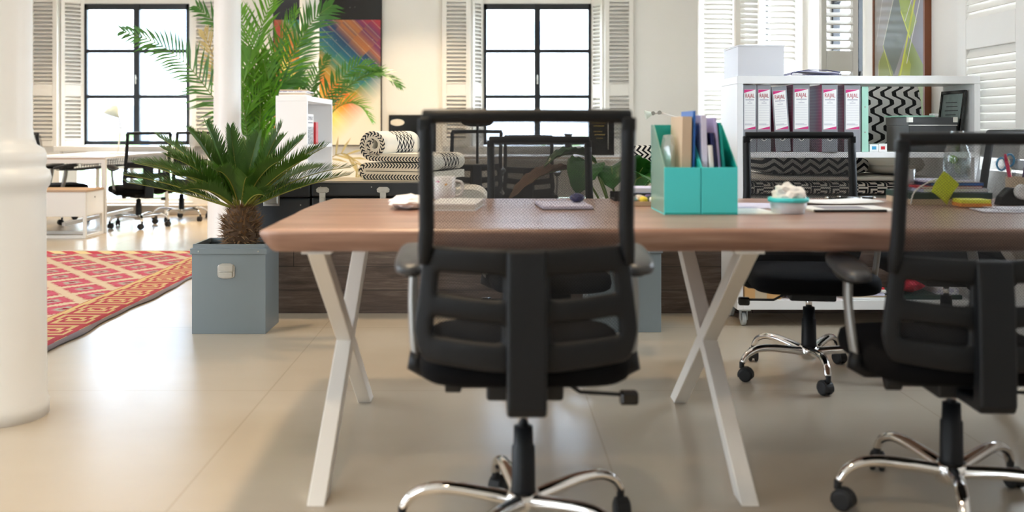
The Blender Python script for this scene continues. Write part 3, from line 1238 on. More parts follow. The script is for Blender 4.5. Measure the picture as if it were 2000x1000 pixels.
# ------------------------------------------------------------------ the long table
def live_outline(x0, x1, y0, y1, n, seed):
    rnd = random.Random(seed)
    ph = [rnd.uniform(0, 6.3) for _ in range(6)]
    def wob(s):
        return 0.004 * math.sin(3.1 * s + ph[0]) + 0.003 * math.sin(7.7 * s + ph[1]) + 0.0015 * math.sin(19 * s + ph[2])
    o = []
    for i in range(n):
        s = x0 + (x1 - x0) * i / n
        o.append((s, y0 + wob(s)))
    for i in range(10):
        s = y0 + (y1 - y0) * i / 10
        o.append((x1 + wob(s + 9), s))
    for i in range(n):
        s = x1 - (x1 - x0) * i / n
        o.append((s, y1 + wob(s + 4)))
    for i in range(10):
        s = y1 - (y1 - y0) * i / 10
        o.append((x0 + wob(s + 13) - 0.012 * math.sin(PI * i / 10), s))
    return o


table = thing('work_table', 'long walnut table with live edges and white crossed steel legs', 'table', (0.89, 3.22, 0))
tb = MB()
ol = live_outline(-1.512, 1.51, -0.575, 0.575, 60, 3)
cx_, cy_ = 0.0, 0.0
def inset(p, d):
    sx = d if p[0] < -1.49 else (-d if p[0] > 1.49 else 0)
    sy = d if p[1] < -0.55 else (-d if p[1] > 0.55 else 0)
    return (p[0] + sx, p[1] + sy)
loops = []
for d, z in ((0.010, 0.750), (0.001, 0.744), (0.0, 0.736), (0.012, 0.712), (0.026, 0.692), (0.034, 0.686)):
    loops.append(tb.verts([(*inset(p, d), z) for p in ol]))
tb.face(loops[0])
tb.face(loops[-1][::-1])
for A, B in zip(loops, loops[1:]):
    for k in range(len(A)):
        tb.face([A[k], A[(k + 1) % len(A)], B[(k + 1) % len(A)], B[k]], smooth=True)
tb.build('tabletop', M['walnut'], table)
for xl in (-1.37, -0.20, 0.97):
    for a, c, hw_ in ((-0.50, 0.51, 0.0245), (0.51, -0.50, 0.0235)):
        MB().prism([(a - 0.043, 0.0), (a + 0.043, 0.0), (c + 0.043, 0.68), (c - 0.043, 0.68)], xl - hw_, xl + hw_, 'x').build('leg', M['white_metal'], table, bevel=0.003)
    MB().box(xl - 0.04, xl + 0.04, -0.535, 0.535, 0.678, 0.686).build('mounting_plate', M['white_metal'], table)


# ------------------------------------------------------------------ plants
def leaflets(mb, path, t0, n, length, width, fwd, vee, droop=0.0, rnd=None, prof=None, mi=0, jit=0.1, roll=0.0):
    """narrow leaflets in pairs along a rachis"""
    P = [Vector(p) for p in path]
    m = len(P) - 1
    for i in range(n):
        t = t0 + (1 - t0) * (i + 0.5) / n
        f = t * m
        k = min(int(f), m - 1)
        pos = P[k].lerp(P[k + 1], f - k)
        d = (P[min(k + 1, m)] - P[max(k - 1, 0)]).normalized()
        side = d.cross(Vector((0, 0, 1)))
        if side.length < 1e-3:
            side = Vector((1, 0, 0))
        side.normalize()
        up = side.cross(d).normalized()
        if roll:
            q = Matrix.Rotation(roll, 3, d)
            side, up = q @ side, q @ up
        tt = (i + 0.5) / n
        L = length * (prof(tt) if prof else math.sin(PI * (0.12 + 0.83 * tt)) ** 0.6)
        for s in (-1, 1):
            a = fwd * (1 - 0.45 * tt) + rnd.uniform(-jit, jit)
            v = vee + rnd.uniform(-jit, jit)
            dr = (d * math.cos(a) + side * (s * math.sin(a) * math.cos(v)) + up * (math.sin(a) * math.sin(v))).normalized()
            w = up.cross(dr)
            if w.length < 1e-3:
                w = d.copy()
            w = w.normalized() * (width / 2)
            ll = L * rnd.uniform(0.9, 1.08)
            p1 = pos + dr * (ll * 0.45) + Vector((0, 0, -droop * ll * 0.12))
            p2 = pos + dr * ll + Vector((0, 0, -droop * ll * 0.55))
            v_ = mb.verts([pos - w * 0.5, pos + w * 0.5, p1 + w, p1 - w, p2])
            mb.face([v_[0], v_[1], v_[2], v_[3]], mi)
            mb.face([v_[3], v_[2], v_[4]], mi)


def arch(base, az, el, length, droop, n=14):
    p = Vector(base)
    out = [p.copy()]
    for i in range(n):
        e = el - droop * ((i + 0.5) / n) ** 1.3
        d = Vector((math.cos(az) * math.cos(e), math.sin(az) * math.cos(e), math.sin(e)))
        p = p + d * (length / n)
        out.append(p.copy())
    return out


def metal_box(t, w, dpt, hgt, latch=True):
    """steel file box standing as a planter; local origin at its front left bottom corner"""
    th = 0.006
    b = MB()
    b.box(0, w, 0, th, 0, hgt)
    b.box(0, w, dpt - th, dpt, 0, hgt)
    b.box(0, th, th, dpt - th, 0, hgt)
    b.box(w - th, w, th, dpt - th, 0, hgt)
    b.box(th, w - th, th, dpt - th, 0, 0.01)
    bx = b.build('planter_box', M['grey_metal'], t, bevel=0.002)
    r = MB()
    e = 0.007
    z0, z1 = hgt - 0.03, hgt + 0.018
    for (a0, a1, c0, c1) in ((-e, w + e, -e, 0.0), (-e, w + e, dpt, dpt + e), (-e, 0, 0, dpt), (w, w + e, 0, dpt)):
        r.box(a0, a1, c0, c1, z0, hgt - 0.002)
    for (a0, a1, c0, c1) in ((0.004, w - 0.004, 0.002, 0.012), (0.004, w - 0.004, dpt - 0.012, dpt - 0.002), (0.004, 0.014, 0.012, dpt - 0.012), (w - 0.014, w - 0.004, 0.012, dpt - 0.012)):
        r.box(a0, a1, c0, c1, hgt - 0.004, z1)
    r.build('rim', M['grey_metal'], t, bevel=0.002)
    for px in (0.035, w - 0.035):
        MB().lathe([(0.004, 0), (0.003, 0.003)], 10, M=Matrix.Translation((px, -e, hgt - 0.016)) @ Matrix.Rotation(R(90), 4, 'X')).build('rivet', M['steel'], bx)
    MB().box(th, w - th, th, dpt - th, hgt - 0.06, hgt - 0.05).build('soil', M['soil'], t)
    if latch:
        l = MB()
        out = [(-0.043, -0.02), (-0.040, -0.030), (-0.02, -0.038), (0.02, -0.038), (0.040, -0.030), (0.043, -0.02), (0.043, 0.022), (0.036, 0.030), (0.02, 0.037), (-0.02, 0.037), (-0.036, 0.030), (-0.043, 0.022)]
        l.prism(out, -0.004, 0, 'y', 0, Matrix.Translation((w * 0.5 - 0.012, 0, hgt - 0.113)))
        l.cbox((w * 0.5 - 0.012, -0.007, hgt - 0.098), (0.07, 0.008, 0.03))
        l.cbox((w * 0.5 - 0.012, -0.008, hgt - 0.131), (0.062, 0.009, 0.024))
        l.tube([(w * 0.5 - 0.048, -0.008, hgt - 0.115), (w * 0.5 + 0.024, -0.008, hgt - 0.115)], 0.004, 8)
        l.build('latch', M['steel'], t, bevel=0.003)
    return bx


def sago_palm():
    t = thing('sago_palm', 'dark green sago palm with shaggy trunk in a grey metal box', 'potted plant', (-1.494, 4.92, 0))
    w, dpt, hgt = 0.365, 0.30, 0.425
    metal_box(t, w, dpt, hgt)
    rnd = random.Random(11)
    c = Vector((0.205, 0.15, 0))
    tr = MB()
    tr.lathe([(0.07, hgt - 0.06), (0.076, hgt), (0.084, hgt + 0.05), (0.082, hgt + 0.10), (0.072, hgt + 0.15), (0.055, hgt + 0.185), (0.03, hgt + 0.20)], 24, c=c)
    trunk = tr.build('trunk', M['bark'], t)
    sc = MB()
    for i in range(620):
        zt = rnd.uniform(0.0, 0.195)
        a = rnd.uniform(0, 2 * PI)
        r = 0.076 + 0.01 * math.sin(zt / 0.2 * PI) if zt < 0.13 else 0.078 - (zt - 0.13) * 0.55
        o = Vector((math.cos(a), math.sin(a), 0))
        p = c + o * (r - 0.006) + Vector((0, 0, hgt + zt))
        upv = rnd.uniform(0.3, 1.3) if zt > 0.09 else rnd.uniform(-0.5, 0.9)
        d = (o + Vector((0, 0, upv)) + Vector((rnd.uniform(-.35, .35), rnd.uniform(-.35, .35), 0))).normalized()
        L = rnd.uniform(0.03, 0.062)
        s = d.cross(Vector((0, 0, 1))).normalized() * rnd.uniform(0.005, 0.010)
        n_ = s.cross(d).normalized() * 0.003
        v = sc.verts([p - s, p + s, p + n_, p + d * L])
        sc.face([v[0], v[1], v[3]]); sc.face([v[1], v[2], v[3]]); sc.face([v[2], v[0], v[3]])
    sc.build('trunk_scales', M['bark_tip'], trunk)
    top = c + Vector((0, 0, hgt + 0.18))
    # azimuth (deg, 0 = to the right, -90 = to the camera), elevation, length, droop
    SL = 0.93
    specs = [(8, 38, 0.62, 32), (-12, 26, 0.62, 14), (22, 50, 0.56, 20), (35, 62, 0.52, 22), (-25, 48, 0.52, 26), (-45, 60, 0.44, 40), (60, 66, 0.50, 22), (85, 74, 0.46, 18),
             (-75, 60, 0.40, 60), (-100, 70, 0.38, 62), (-125, 52, 0.44, 48), (100, 60, 0.52, 24), (118, 76, 0.48, 10), (140, 60, 0.56, 22), (155, 48, 0.60, 26),
             (168, 36, 0.66, 26), (180, 44, 0.60, 34), (192, 28, 0.64, 18), (205, 46, 0.56, 34), (218, 58, 0.50, 38), (172, 56, 0.60, 24), (160, 64, 0.54, 16), (185, 20, 0.60, 10),
             (15, 62, 0.50, 14), (-5, 54, 0.56, 26), (45, 40, 0.54, 30), (-60, 36, 0.42, 50), (240, 40, 0.44, 46), (128, 42, 0.54, 30), (75, 46, 0.5, 30), (150, 72, 0.52, 8), (30, 74, 0.50, 6)]
    for az, el, L, dr in specs:
        az += rnd.uniform(-5, 5)
        path = arch(top + Vector((math.cos(R(az)), math.sin(R(az)), 0)) * 0.025, R(az), R(el * SL), L * SL, R(dr))
        f = MB()
        n = len(path)
        f.tube(path, [0.005 - 0.0035 * i / (n - 1) for i in range(n)], 5, mi=1)
        leaflets(f, path, 0.14, 70, 0.100, 0.0085, R(54), R(42), 0.06, rnd, lambda q: min(1, 0.35 + q * 2.2) * (1 - 0.55 * max(0, (q - 0.6) / 0.4) ** 1.5), 0, 0.07)
        f.build('frond', [M['cycas'], M['rachis']], t)
    return t


sago_palm()


def at(px, py, d):
    """the point of the place seen at (px, py) at distance d"""
    return Vector(((px - 965) * d / 1944.4, d, 1.018 - (py - 250) * d / 1944.4))


def palm(label, base, specs, seed, pot_r, leaf_l, stems=6, group=None):
    t = thing('areca_palm', label, 'potted plant', base, 0, group)
    B = Vector(base)
    rnd = random.Random(seed)
    MB().lathe([(pot_r * 0.75, 0), (pot_r * 0.8, 0.02), (pot_r, 0.36), (pot_r, 0.38), (pot_r * 0.92, 0.38), (pot_r * 0.9, 0.34)], 36, capt=False).build('pot', M['grey_metal'], t)
    MB().lathe([(pot_r * 0.90, 0.335), (pot_r * 0.85, 0.345)], 36).build('soil', M['soil'], t)
    for spec in specs:
        pts, kind, n = spec[:3]
        roll = R(spec[3] if len(spec) > 3 else 62 * (-1) ** len(pts))
        W = [Vector(p) - B for p in pts]
        foot = Vector((rnd.uniform(-.05, .05), rnd.uniform(-.05, .05), 0.33))
        path = smooth_path([foot, foot.lerp(W[0], 0.5) + Vector((0, 0, 0.05))] + W, 6)
        # where the leaflets begin along the path
        tot = [0]
        for a, c_ in zip(path, path[1:]):
            tot.append(tot[-1] + (c_ - a).length)
        m_ = len(path)
        f = MB()
        f.tube(path, [0.008 - 0.006 * i / (m_ - 1) for i in range(m_)], 6, mi=1)
        lm, sm, droop = {'g': (M['areca'], M['stem'], 0.25), 'd': (M['areca_dark'], M['stem'], 0.45), 'y': (M['areca_dry'], M['dry_stem'], 0.3)}[kind]
        frac0 = 12.0 / (m_ - 1) if len(W) > 3 else 9.0 / (m_ - 1)
        leaflets(f, path, frac0, n, leaf_l, 0.025, R(58), R(18), droop, rnd, lambda q: (0.65 + 0.9 * q if q < 0.35 else 1.0 - 0.75 * max(0, (q - 0.5) / 0.5) ** 1.4), 0, 0.12, roll)
        f.build('frond', [lm, sm], t)
    for k in range(stems):
        a = 2 * PI * k / stems
        MB().tube([(0.05 * math.cos(a), 0.05 * math.sin(a), 0.33), (0.07 * math.cos(a), 0.06 * math.sin(a), 0.6), (0.09 * math.cos(a), 0.06 * math.sin(a), 0.85 + 0.08 * (k % 3))], [0.016, 0.013, 0.009], 8).build('cane', M['stem'], t)
    return t


D = 9.35
palm('tall bright green areca palm rising behind the sago palm, above the picture top', (-2.12, D, 0), [
    ([at(500, 310, D), at(472, 255, D), at(418, 192, D), at(366, 127, D), at(306, 84, D), at(240, 60, D)], 'd', 44, 72),
    ([at(488, 260, D + .1), at(470, 160, D + .15), at(440, 70, D + .2), at(385, 12, D + .2)], 'd', 34),
    ([at(480, 290, D + .2), at(455, 200, D + .3), at(425, 130, D + .3), at(398, 62, D + .3)], 'y', 26),
    ([at(490, 290, D), at(488, 160, D), at(512, 50, D - .02), at(550, -40, D - .02)], 'g', 40),
    ([at(505, 300, D - .05), at(508, 200, D - .06), at(490, 110, D - .07), at(468, 20, D - .10)], 'g', 38),
    ([at(515, 310, D), at(535, 215, D - .02), at(572, 110, D - .02), at(610, 42, D - .02), at(648, 10, D - .02)], 'd', 38),
    ([at(512, 300, D + .1), at(534, 200, D + .1), at(560, 120, D + .2), at(600, 60, D + .2)], 'g', 34),
    ([at(505, 310, D - .02), at(510, 240, D - .05), at(540, 170, D - .05), at(585, 150, D - .05)], 'd', 28),
    ([at(490, 310, D - .05), at(480, 240, D - .07), at(474, 170, D - .10), at(492, 100, D - .10)], 'g', 34),
    ([at(512, 320, D - .05), at(520, 250, D - .07), at(528, 180, D - .08), at(512, 110, D - .10)], 'g', 34),
    ([at(500, 320, D), at(500, 220, D + .1), at(530, 120, D + .1), at(580, 20, D)], 'g', 40),
    ([at(485, 320, D - .02), at(478, 270, D - .05), at(482, 220, D - .07), at(520, 160, D - .10)], 'g', 30),
], 5, 0.2, 0.42, 6)
D = 10.15
palm('smaller palm whose fronds arch in front of the colourful painting', (-1.91, D, 0), [
    ([at(612, 300, D), at(640, 215, D), at(690, 160, D), at(740, 142, D), at(782, 168, D)], 'd', 40, 35),
    ([at(608, 300, D), at(622, 215, D), at(655, 165, D), at(700, 128, D), at(740, 140, D)], 'd', 32),
    ([at(612, 320, D), at(640, 235, D), at(668, 205, D), at(700, 205, D), at(726, 235, D)], 'g', 26, 20),
    ([at(600, 300, D), at(604, 220, D), at(612, 160, D), at(640, 110, D)], 'd', 28),
    ([at(600, 310, D), at(596, 230, D), at(585, 180, D), at(560, 150, D)], 'd', 26),
    ([at(622, 345, D), at(645, 310, D), at(672, 300, D), at(695, 318, D), at(702, 345, D)], 'y', 10),
], 8, 0.18, 0.25, 4)


def broad_plant():
    """broad-leaved plant in a grey metal box behind the table"""
    t = thing('broad_leaved_plant', 'plant with big broad leaves, some brown, in the grey metal box behind the table', 'potted plant', (0.468, 4.96, 0))
    metal_box(t, 0.365, 0.30, 0.425)
    c = Vector((0.18, 0.15, 0.37))
    rnd = random.Random(4)
    # tip point, start of blade, half width, material, roll
    L = [((0.30, -0.05, 0.85), (0.20, 0.10, 0.58), 0.085, 'broad_leaf', 0.5), ((0.34, -0.16, 0.72), (0.22, 0.08, 0.72), 0.09, 'broad_leaf', 0.0), ((-0.40, -0.12, 0.66), (-0.02, 0.08, 0.80), 0.085, 'brown_leaf', 0.0),
         ((-0.08, -0.28, 0.70), (0.04, 0.05, 0.82), 0.09, 'broad_leaf', 0.2), ((0.10, -0.20, 0.72), (0.12, 0.06, 0.80), 0.09, 'broad_leaf', -0.2), ((-0.22, 0.0, 0.82), (0.05, 0.1, 0.84), 0.07, 'broad_leaf', 0.0), ((0.55, 0.25, 0.74), (0.3, 0.18, 0.7), 0.07, 'broad_leaf', 0.3)]
    for tip, st, wd, m, roll in L:
        tip, st = Vector(tip), Vector(st)
        d = tip - st
        path = bez(st, st + d * 0.35 + Vector((0, 0, 0.09)), st + d * 0.7 + Vector((0, 0, 0.07)), tip, 10)
        f = MB()
        ax = d.cross(Vector((0, 0, 1)))
        ax.normalize()
        ax = (ax * math.cos(roll) + Vector((0, 0, 1)) * math.sin(roll)).normalized()
        def pt(a, b_):
            i = a * 10
            k = min(int(i), 9)
            p = path[k].lerp(path[k + 1], i - k)
            w = wd * (math.sin(PI * min(1, a * 0.98 + 0.02)) ** 0.7)
            s = b_ * 2 - 1
            return p + ax * (s * w) + Vector((0, 0, 0.03 * abs(s) * w / wd + 0.006 * math.sin(a * 40) * abs(s)))
        f.grid(pt, 20, 6)
        lf = f.build('leaf', M[m], t, solid=0.0015, smooth=True)
        MB().tube([c + Vector((rnd.uniform(-.03, .03), rnd.uniform(-.03, .03), 0))] + [c.lerp(st, 0.6) + Vector((0, 0, 0.04))] + path[:8], [0.008, 0.006, 0.005, 0.0045, 0.004, 0.004, 0.0035, 0.003, 0.003, 0.002], 8).build('leaf_stalk', M['stem'], lf)
    return t


broad_plant()


# ------------------------------------------------------------------ lamps on the ceiling (above the picture)
def ceiling_lamp(label, x, y, watts, col=(1.0, 0.77, 0.50)):
    t = thing('ceiling_lamp', label, 'lamp', (x, y, ZC), 0, 'warm ceiling lamps')
    MB().lathe([(0.15, 0.0), (0.15, -0.09), (0.14, -0.10), (0.13, -0.10), (0.13, -0.03)], 32, capt=False).build('lamp_housing', M['white_metal'], t)
    d = bpy.data.lights.new('lamp_light', 'AREA')
    d.shape = 'DISK'
    d.size = 0.24
    d.energy = watts
    d.spread = R(95)
    d.color = col
    o = bpy.data.objects.new('lamp_light', d)
    C.objects.link(o)
    o.parent = t
    o.location = (0, 0, -0.105)


for i, (x, y, w) in enumerate([(-3.0, 10.7, 18), (-0.9, 10.7, 18), (-4.8, 10.4, 12), (-3.1, 7.6, 4), (-0.3, 2.9, 9), (-0.6, 1.0, 8), (-0.9, 6.2, 10), (1.1, 8.2, 4)]):
    ceiling_lamp('round warm ceiling lamp above the picture', x, y, w)

# ------------------------------------------------------------------ outside the windows
og = MB().box(-40, 40, YB + WT, 60, -1.3, -1.2).build('ground_outside', mat('pale_paving', '#8d8a83', 0.8))
struct(og)
bd = thing('building', 'pale gabled house seen through the middle and left windows', 'building', (0, 26, -1.2))
wl = MB()
wl.box(-16, 3.2, 0, 4, 0, 7.4)
wl.box(3.2, 14, -3, 3, 0, 4.2)
wl.build('facade', mat('pale_render', '#cfd6e0', 0.8), bd)
rf = MB()
rf.prism([(-16.6, 7.3), (3.8, 7.3), (-6.4, 8.8)], -0.4, 4.4, 'y')
rf.prism([(2.8, 4.1), (14.4, 4.1), (8.6, 6.0)], -3.4, 3.4, 'y')
rf.build('roof', mat('blue_grey_roof', '#6b7486', 0.7, var=0.1), bd)
for x, z, w, h in ((-0.2, 4.4, 1.1, 0.85), (1.15, 4.4, 0.5, 0.6), (-8.2, 4.2, 1.2, 1.4), (-11.5, 4.2, 1.2, 1.4), (-13.6, 1.2, 1.2, 1.6), (-9.6, 1.2, 1.2, 1.6), (-1.2, 1.0, 1.2, 1.6)):
    MB().box(x - w / 2, x + w / 2, -0.06, 0.02, z, z + h).build('house_window', mat('dull_window_glass', '#7d8ea6', 0.2), bd)
rnd = random.Random(2)
hg = MB()
for i in range(900):
    x, y, z = rnd.uniform(-12, 8), rnd.uniform(15.2, 17.0), rnd.uniform(-1.2, 0.5 + 0.5 * math.sin(i))
    a, b_ = rnd.uniform(0, 6.3), rnd.uniform(-1, 1)
    s = rnd.uniform(0.12, 0.25)
    d1 = Vector((math.cos(a), math.sin(a), b_)) * s
    d2 = Vector((-math.sin(a), math.cos(a), rnd.uniform(-1, 1))) * s
    p = Vector((x, y, z))
    hg.face(hg.verts([p - d1, p + d2, p + d1, p - d2]))
o = hg.build('hedge_leaves', leaf_mat('hedge_leaf', '#6f8f58', '#9ab58a', 0.4))
tag(o, 'pale green hedge outside low in the windows', 'hedge', None, 'stuff')

# ------------------------------------------------------------------ rug
r = MB()
n_, m_ = 46, 52
rw, rl = 3.6, 4.08
def rug_pt(a, b_):
    x, y = -a * rw, -b_ * rl
    e = 0.012 * math.sin(y * 5.1) * (1 - a) ** 8 + 0.006 * math.sin(y * 13) * (1 - a) ** 8
    return Vector((x + e, y, 0.006 + 0.0025 * (math.sin(x * 4) * math.sin(y * 3) + 1)))
r.grid(rug_pt, n_, m_)
o = r.build('rug', M['rug'], None, solid=0.006, loc=(-2.03, 8.18, 0))
tag(o, 'red and cream patterned woven rug with a yellow key border on the pale floor', 'rug')

# ------------------------------------------------------------------ plank platform with trunks and mattresses
pf = thing('wooden_platform', 'low dark plank platform along the room behind the table', 'platform', (0.5, 5.95, 0))
MB().box(-1.93, 1.97, -0.48, -0.455, 0.0, 0.375).build('front_planks', M['planks'], pf, bevel=0.002)
MB().box(-1.95, 1.97, -0.48, 0.5, 0.375, 0.40).build('platform_top', M['planks'], pf, bevel=0.003)
MB().box(-1.93, -1.905, -0.455, 0.48, 0.0, 0.375).build('end_planks', M['planks'], pf)
MB().box(-1.905, 1.97, 0.455, 0.48, 0.0, 0.375).build('rear_planks', M['planks'], pf)


def latch_plate(parent, x, z, y=0.0):
    l = MB()
    out = [(-0.036, 0.022), (-0.022, 0.034), (0.022, 0.034), (0.036, 0.022), (0.034, 0.006), (0.018, 0.0), (0.016, -0.012), (-0.016, -0.012), (-0.018, 0.0), (-0.034, 0.006)]
    l.prism(out, y - 0.006, y, 'y', 0, Matrix.Translation((x, 0, z + 0.024)))
    l.box(x - 0.017, x + 0.017, y - 0.012, y, z - 0.055, z + 0.03)
    l.box(x - 0.012, x + 0.012, y - 0.017, y - 0.012, z - 0.03, z + 0.0)
    for sx in (-0.025, 0.025):
        l.lathe([(0.005, 0), (0.004, 0.003)], 10, M=Matrix.Translation((x + sx, y - 0.006, z + 0.042)) @ Matrix.Rotation(R(90), 4, 'X'))
    return l.build('latch', M['steel'], parent, bevel=0.0015)


def trunk(label, x0, x1, y0, dpt, z0, h, latches, handle=None, top=None):
    t = thing('storage_trunk', label, 'trunk', (x0, y0, z0), 0, 'black trunks on the platform')
    w = x1 - x0
    lh = 0.085
    MB().box(0, w, 0, dpt, 0, h - lh - 0.003).build('trunk_body', M['trunk_black'], t, bevel=0.012, bseg=3)
    MB().box(-0.003, w + 0.003, -0.003, dpt + 0.003, h - lh, h).build('trunk_lid', [M['trunk_black']], t, bevel=0.014, bseg=3)
    if top:
        MB().box(0.012, w - 0.012, 0.012, dpt - 0.012, h - 0.004, h + 0.002).build('lid_reflection_panel', top, t)  # thin beige sheet painting the reflection on top of the black lid
    for x in latches:
        latch_plate(t, x, h - lh - 0.002, -0.003)
    if handle:
        a, z = handle
        p = MB()
        p.box(a - 0.045, a + 0.045, -0.004, 0, z - 0.038, z + 0.038)
        p.tube([(a - 0.036, -0.008, z + 0.02), (a - 0.036, -0.022, z - 0.022), (a + 0.036, -0.022, z - 0.022), (a + 0.036, -0.008, z + 0.02)], 0.005, 8)
        p.box(a - 0.045, a + 0.045, -0.012, -0.003, z + 0.015, z + 0.03)
        p.build('handle', M['steel'], t, bevel=0.002)
    rv = MB()
    for k in range(3):
        for z in (h - 0.03, h - lh - 0.04):
            rv.lathe([(0.004, 0), (0.003, 0.003)], 8, M=Matrix.Translation((0.05 + (w - 0.1) * k / 2, -0.0025, z)) @ Matrix.Rotation(R(90), 4, 'X'))
    rv.build('rivets', M['steel'], t)
    return t


trunk('dark trunk with a drop handle plate standing behind the sago palm trunk', -1.40, -1.018, 5.5, 0.42, 0.40, 0.318, [], (0.17, 0.225))
trunk('long black trunk with two steel latches under the folded zigzag mattress', -1.008, -0.345, 5.5, 0.45, 0.40, 0.322, [0.062, 0.396], None, M['trunk_lid'])


def sweep_strip(path, th, width, cap_mi=1):
    """a thick strip following path in x-z, extruded along +y, with lengthwise UVs"""
    P = [Vector((p[0], p[1])) for p in path]
    n = len(P)
    Lp, Rp, s = [], [], [0.0]
    for i in range(n):
        d = (P[min(i + 1, n - 1)] - P[max(i - 1, 0)]).normalized()
        nn = Vector((-d.y, d.x)) * th / 2
        Lp.append(P[i] + nn)
        Rp.append(P[i] - nn)
        if i:
            s.append(s[-1] + (P[i] - P[i - 1]).length)
    b = MB()
    ny = 10
    def row(Q, off):
        out = []
        for q in Q:
            out.append([b.bm.verts.new((q.x, width * k / ny, q.y)) for k in range(ny + 1)])
        return out
    A, B = row(Lp, 0), row(Rp, 0)
    for V in (A, B):
        for i in range(n - 1):
            for k in range(ny):
                b.face([V[i][k], V[i + 1][k], V[i + 1][k + 1], V[i][k + 1]], 0, [(s[i], width * k / ny), (s[i + 1], width * k / ny), (s[i + 1], width * (k + 1) / ny), (s[i], width * (k + 1) / ny)], True)
    for k in (0, ny):
        for i in range(n - 1):
            b.face([A[i][k], A[i + 1][k], B[i + 1][k], B[i][k]], cap_mi, [(0.0, s[i]), (0.0, s[i + 1]), (th, s[i + 1]), (th, s[i])])
    for i in (0, n - 1):
        for k in range(ny):
            b.face([A[i][k], A[i][k + 1], B[i][k + 1], B[i][k]], 0)
    return b


def edge_zig():
    t = NT('herringbone_mattress_edge')
    u, v, w = t.coords('UV')
    m = (v / 0.019 + (u / 0.028 - 0.5).abs() * 1.3).frac().lt(0.5) * u.lt(0.029)
    t.color(t.mix(m, hexc('#dccbb0'), hexc('#17171b')))
    t.set(Roughness=0.9)
    return t.m


M['edge_zig'] = edge_zig()
th = 0.045
path = [(0.45 - 0.41 * k / 10, 0.023) for k in range(11)]
path += [(0.04 + 0.0245 * math.cos(R(a)), 0.0475 + 0.0245 * math.sin(R(a))) for a in range(-110, -271, -20)]
path += [(0.06 + 0.34 * k / 8, 0.072) for k in range(9)]
path += [(0.405 + 0.0265 * math.cos(R(a)), 0.0985 + 0.0265 * math.sin(R(a))) for a in range(-70, 91, 20)]
path += [(0.38 - 0.28 * k / 8, 0.125) for k in range(9)]
for k in range(27):
    a = -90 - 20 * (k + 1)
    rr = 0.066 - 0.047 * max(0, (k - 6) / 20)
    path.append((0.088 + rr * math.cos(R(a)), 0.191 + rr * math.sin(R(a))))
mA = sweep_strip(path, th, 0.49).build('folded_mattress', [M['zig_mattress'], M['edge_zig']], None, bevel=0.005)
mA.location = (-0.77, 5.70, 0.725)
mA.rotation_euler = (0, 0, R(-20))
tag(mA, 'cream and black zigzag mattress folded and rolled on the long black trunk', 'mattress')
path = [(0.19 - 0.15 * k / 4, 0.045) for k in range(5)] + [(0.04 + 0.047 * math.cos(R(a)), 0.092 + 0.047 * math.sin(R(a))) for a in range(-110, -271, -20)] + [(0.06 + 0.09 * k / 4, 0.139) for k in range(5)]
path += [(0.155 + 0.047 * math.cos(R(a)), 0.186 + 0.047 * math.sin(R(a))) for a in range(-70, 91, 20)] + [(0.14 - 0.1 * k / 4, 0.233) for k in range(5)]
mB = sweep_strip(path, 0.088, 0.5, 0).build('folded_mattress', [M['cream']], None, bevel=0.012)
mB.location = (-0.275, 5.52, 0.4005)
tag(mB, 'plain cream mattress folded on the platform at the right end of the black trunk', 'mattress')


def cushion(name, label, c, d, m, cat='cushion', rot=(0, 0, 0), n=5, e=0.5, group=None, seam=False):
    t = thing(name, label, cat, c, 0, group)
    t.rotation_euler = rot
    MB().pillow((0, 0, 0), d, n, e, 0, 40, 14).build('cover', m, t)
    pts = []
    for i in range(40):
        a = 2 * PI * i / 40
        f = lambda v: math.copysign(abs(v) ** (2 / n), v)
        pts.append((d[0] / 2 * f(math.cos(a)), d[1] / 2 * f(math.sin(a)), 0))
    if m not in (M['zig_dark'], M['key_print']):
        MB().tube(pts, 0.005, 6, closed=True).build('piping', M['cream'], t)
    return t


DG = 'cushions and mattresses of the daybed'
cushion('daybed_mattress', 'thick cream base mattress on the platform behind the white shelf', (1.62, 5.97, 0.525), (1.70, 0.92, 0.245), M['cream'], 'mattress', n=14, e=0.3, group=DG)
cushion('daybed_mattress', 'black and cream key patterned mattress behind the white shelf lower bay', (1.86, 5.93, 0.684), (1.22, 0.84, 0.072), M['key_print'], 'mattress', n=14, e=0.3, group=DG)
cushion('daybed_mattress', 'thin plain cream mattress above the key patterned one, behind the shelf', (1.86, 5.93, 0.736), (1.2, 0.82, 0.032), M['cream'], 'mattress', n=14, e=0.4, group=DG)
cushion('floor_cushion', 'dark zigzag cushion lying behind the white shelf, under the binders', (1.81, 5.78, 0.808), (0.60, 0.5, 0.11), M['zig_dark'], group=DG, n=7)
cushion('floor_cushion', 'round plain cream cushion behind the white shelf, right of the zigzag cushion', (2.285, 5.76, 0.81), (0.34, 0.42, 0.115), M['cream'], group=DG, n=2.5, e=0.7)
cushion('link_cushion', 'big black and white link patterned cushion behind the black box', (2.235, 5.70, 1.078), (0.42, 0.42, 0.13), M['link_print'], rot=(R(78), 0, 0), n=7, e=0.7, group=DG)
cushion('daybed_mattress', 'folded cream mattress under the zigzag bolster left of the white shelf', (1.005, 5.9, 0.702), (0.44, 0.62, 0.10), M['cream'], 'mattress', n=9, e=0.4, group=DG)
t = thing('bolster', 'black and white zigzag bolster lying left of the green file boxes', 'cushion', (0.80, 5.98, 0.835), 0)
t.rotation_euler = (0, R(90), R(8))
MB().lathe([(0.015, 0.0), (0.05, 0.008), (0.074, 0.03), (0.08, 0.07), (0.08, 0.33), (0.074, 0.37), (0.05, 0.392), (0.015, 0.4)], 32).build('cover', M['zig_light'], t)
MB().lathe([(0.012, -0.004), (0.012, 0.004)], 12).build('end_button', M['cream'], t)


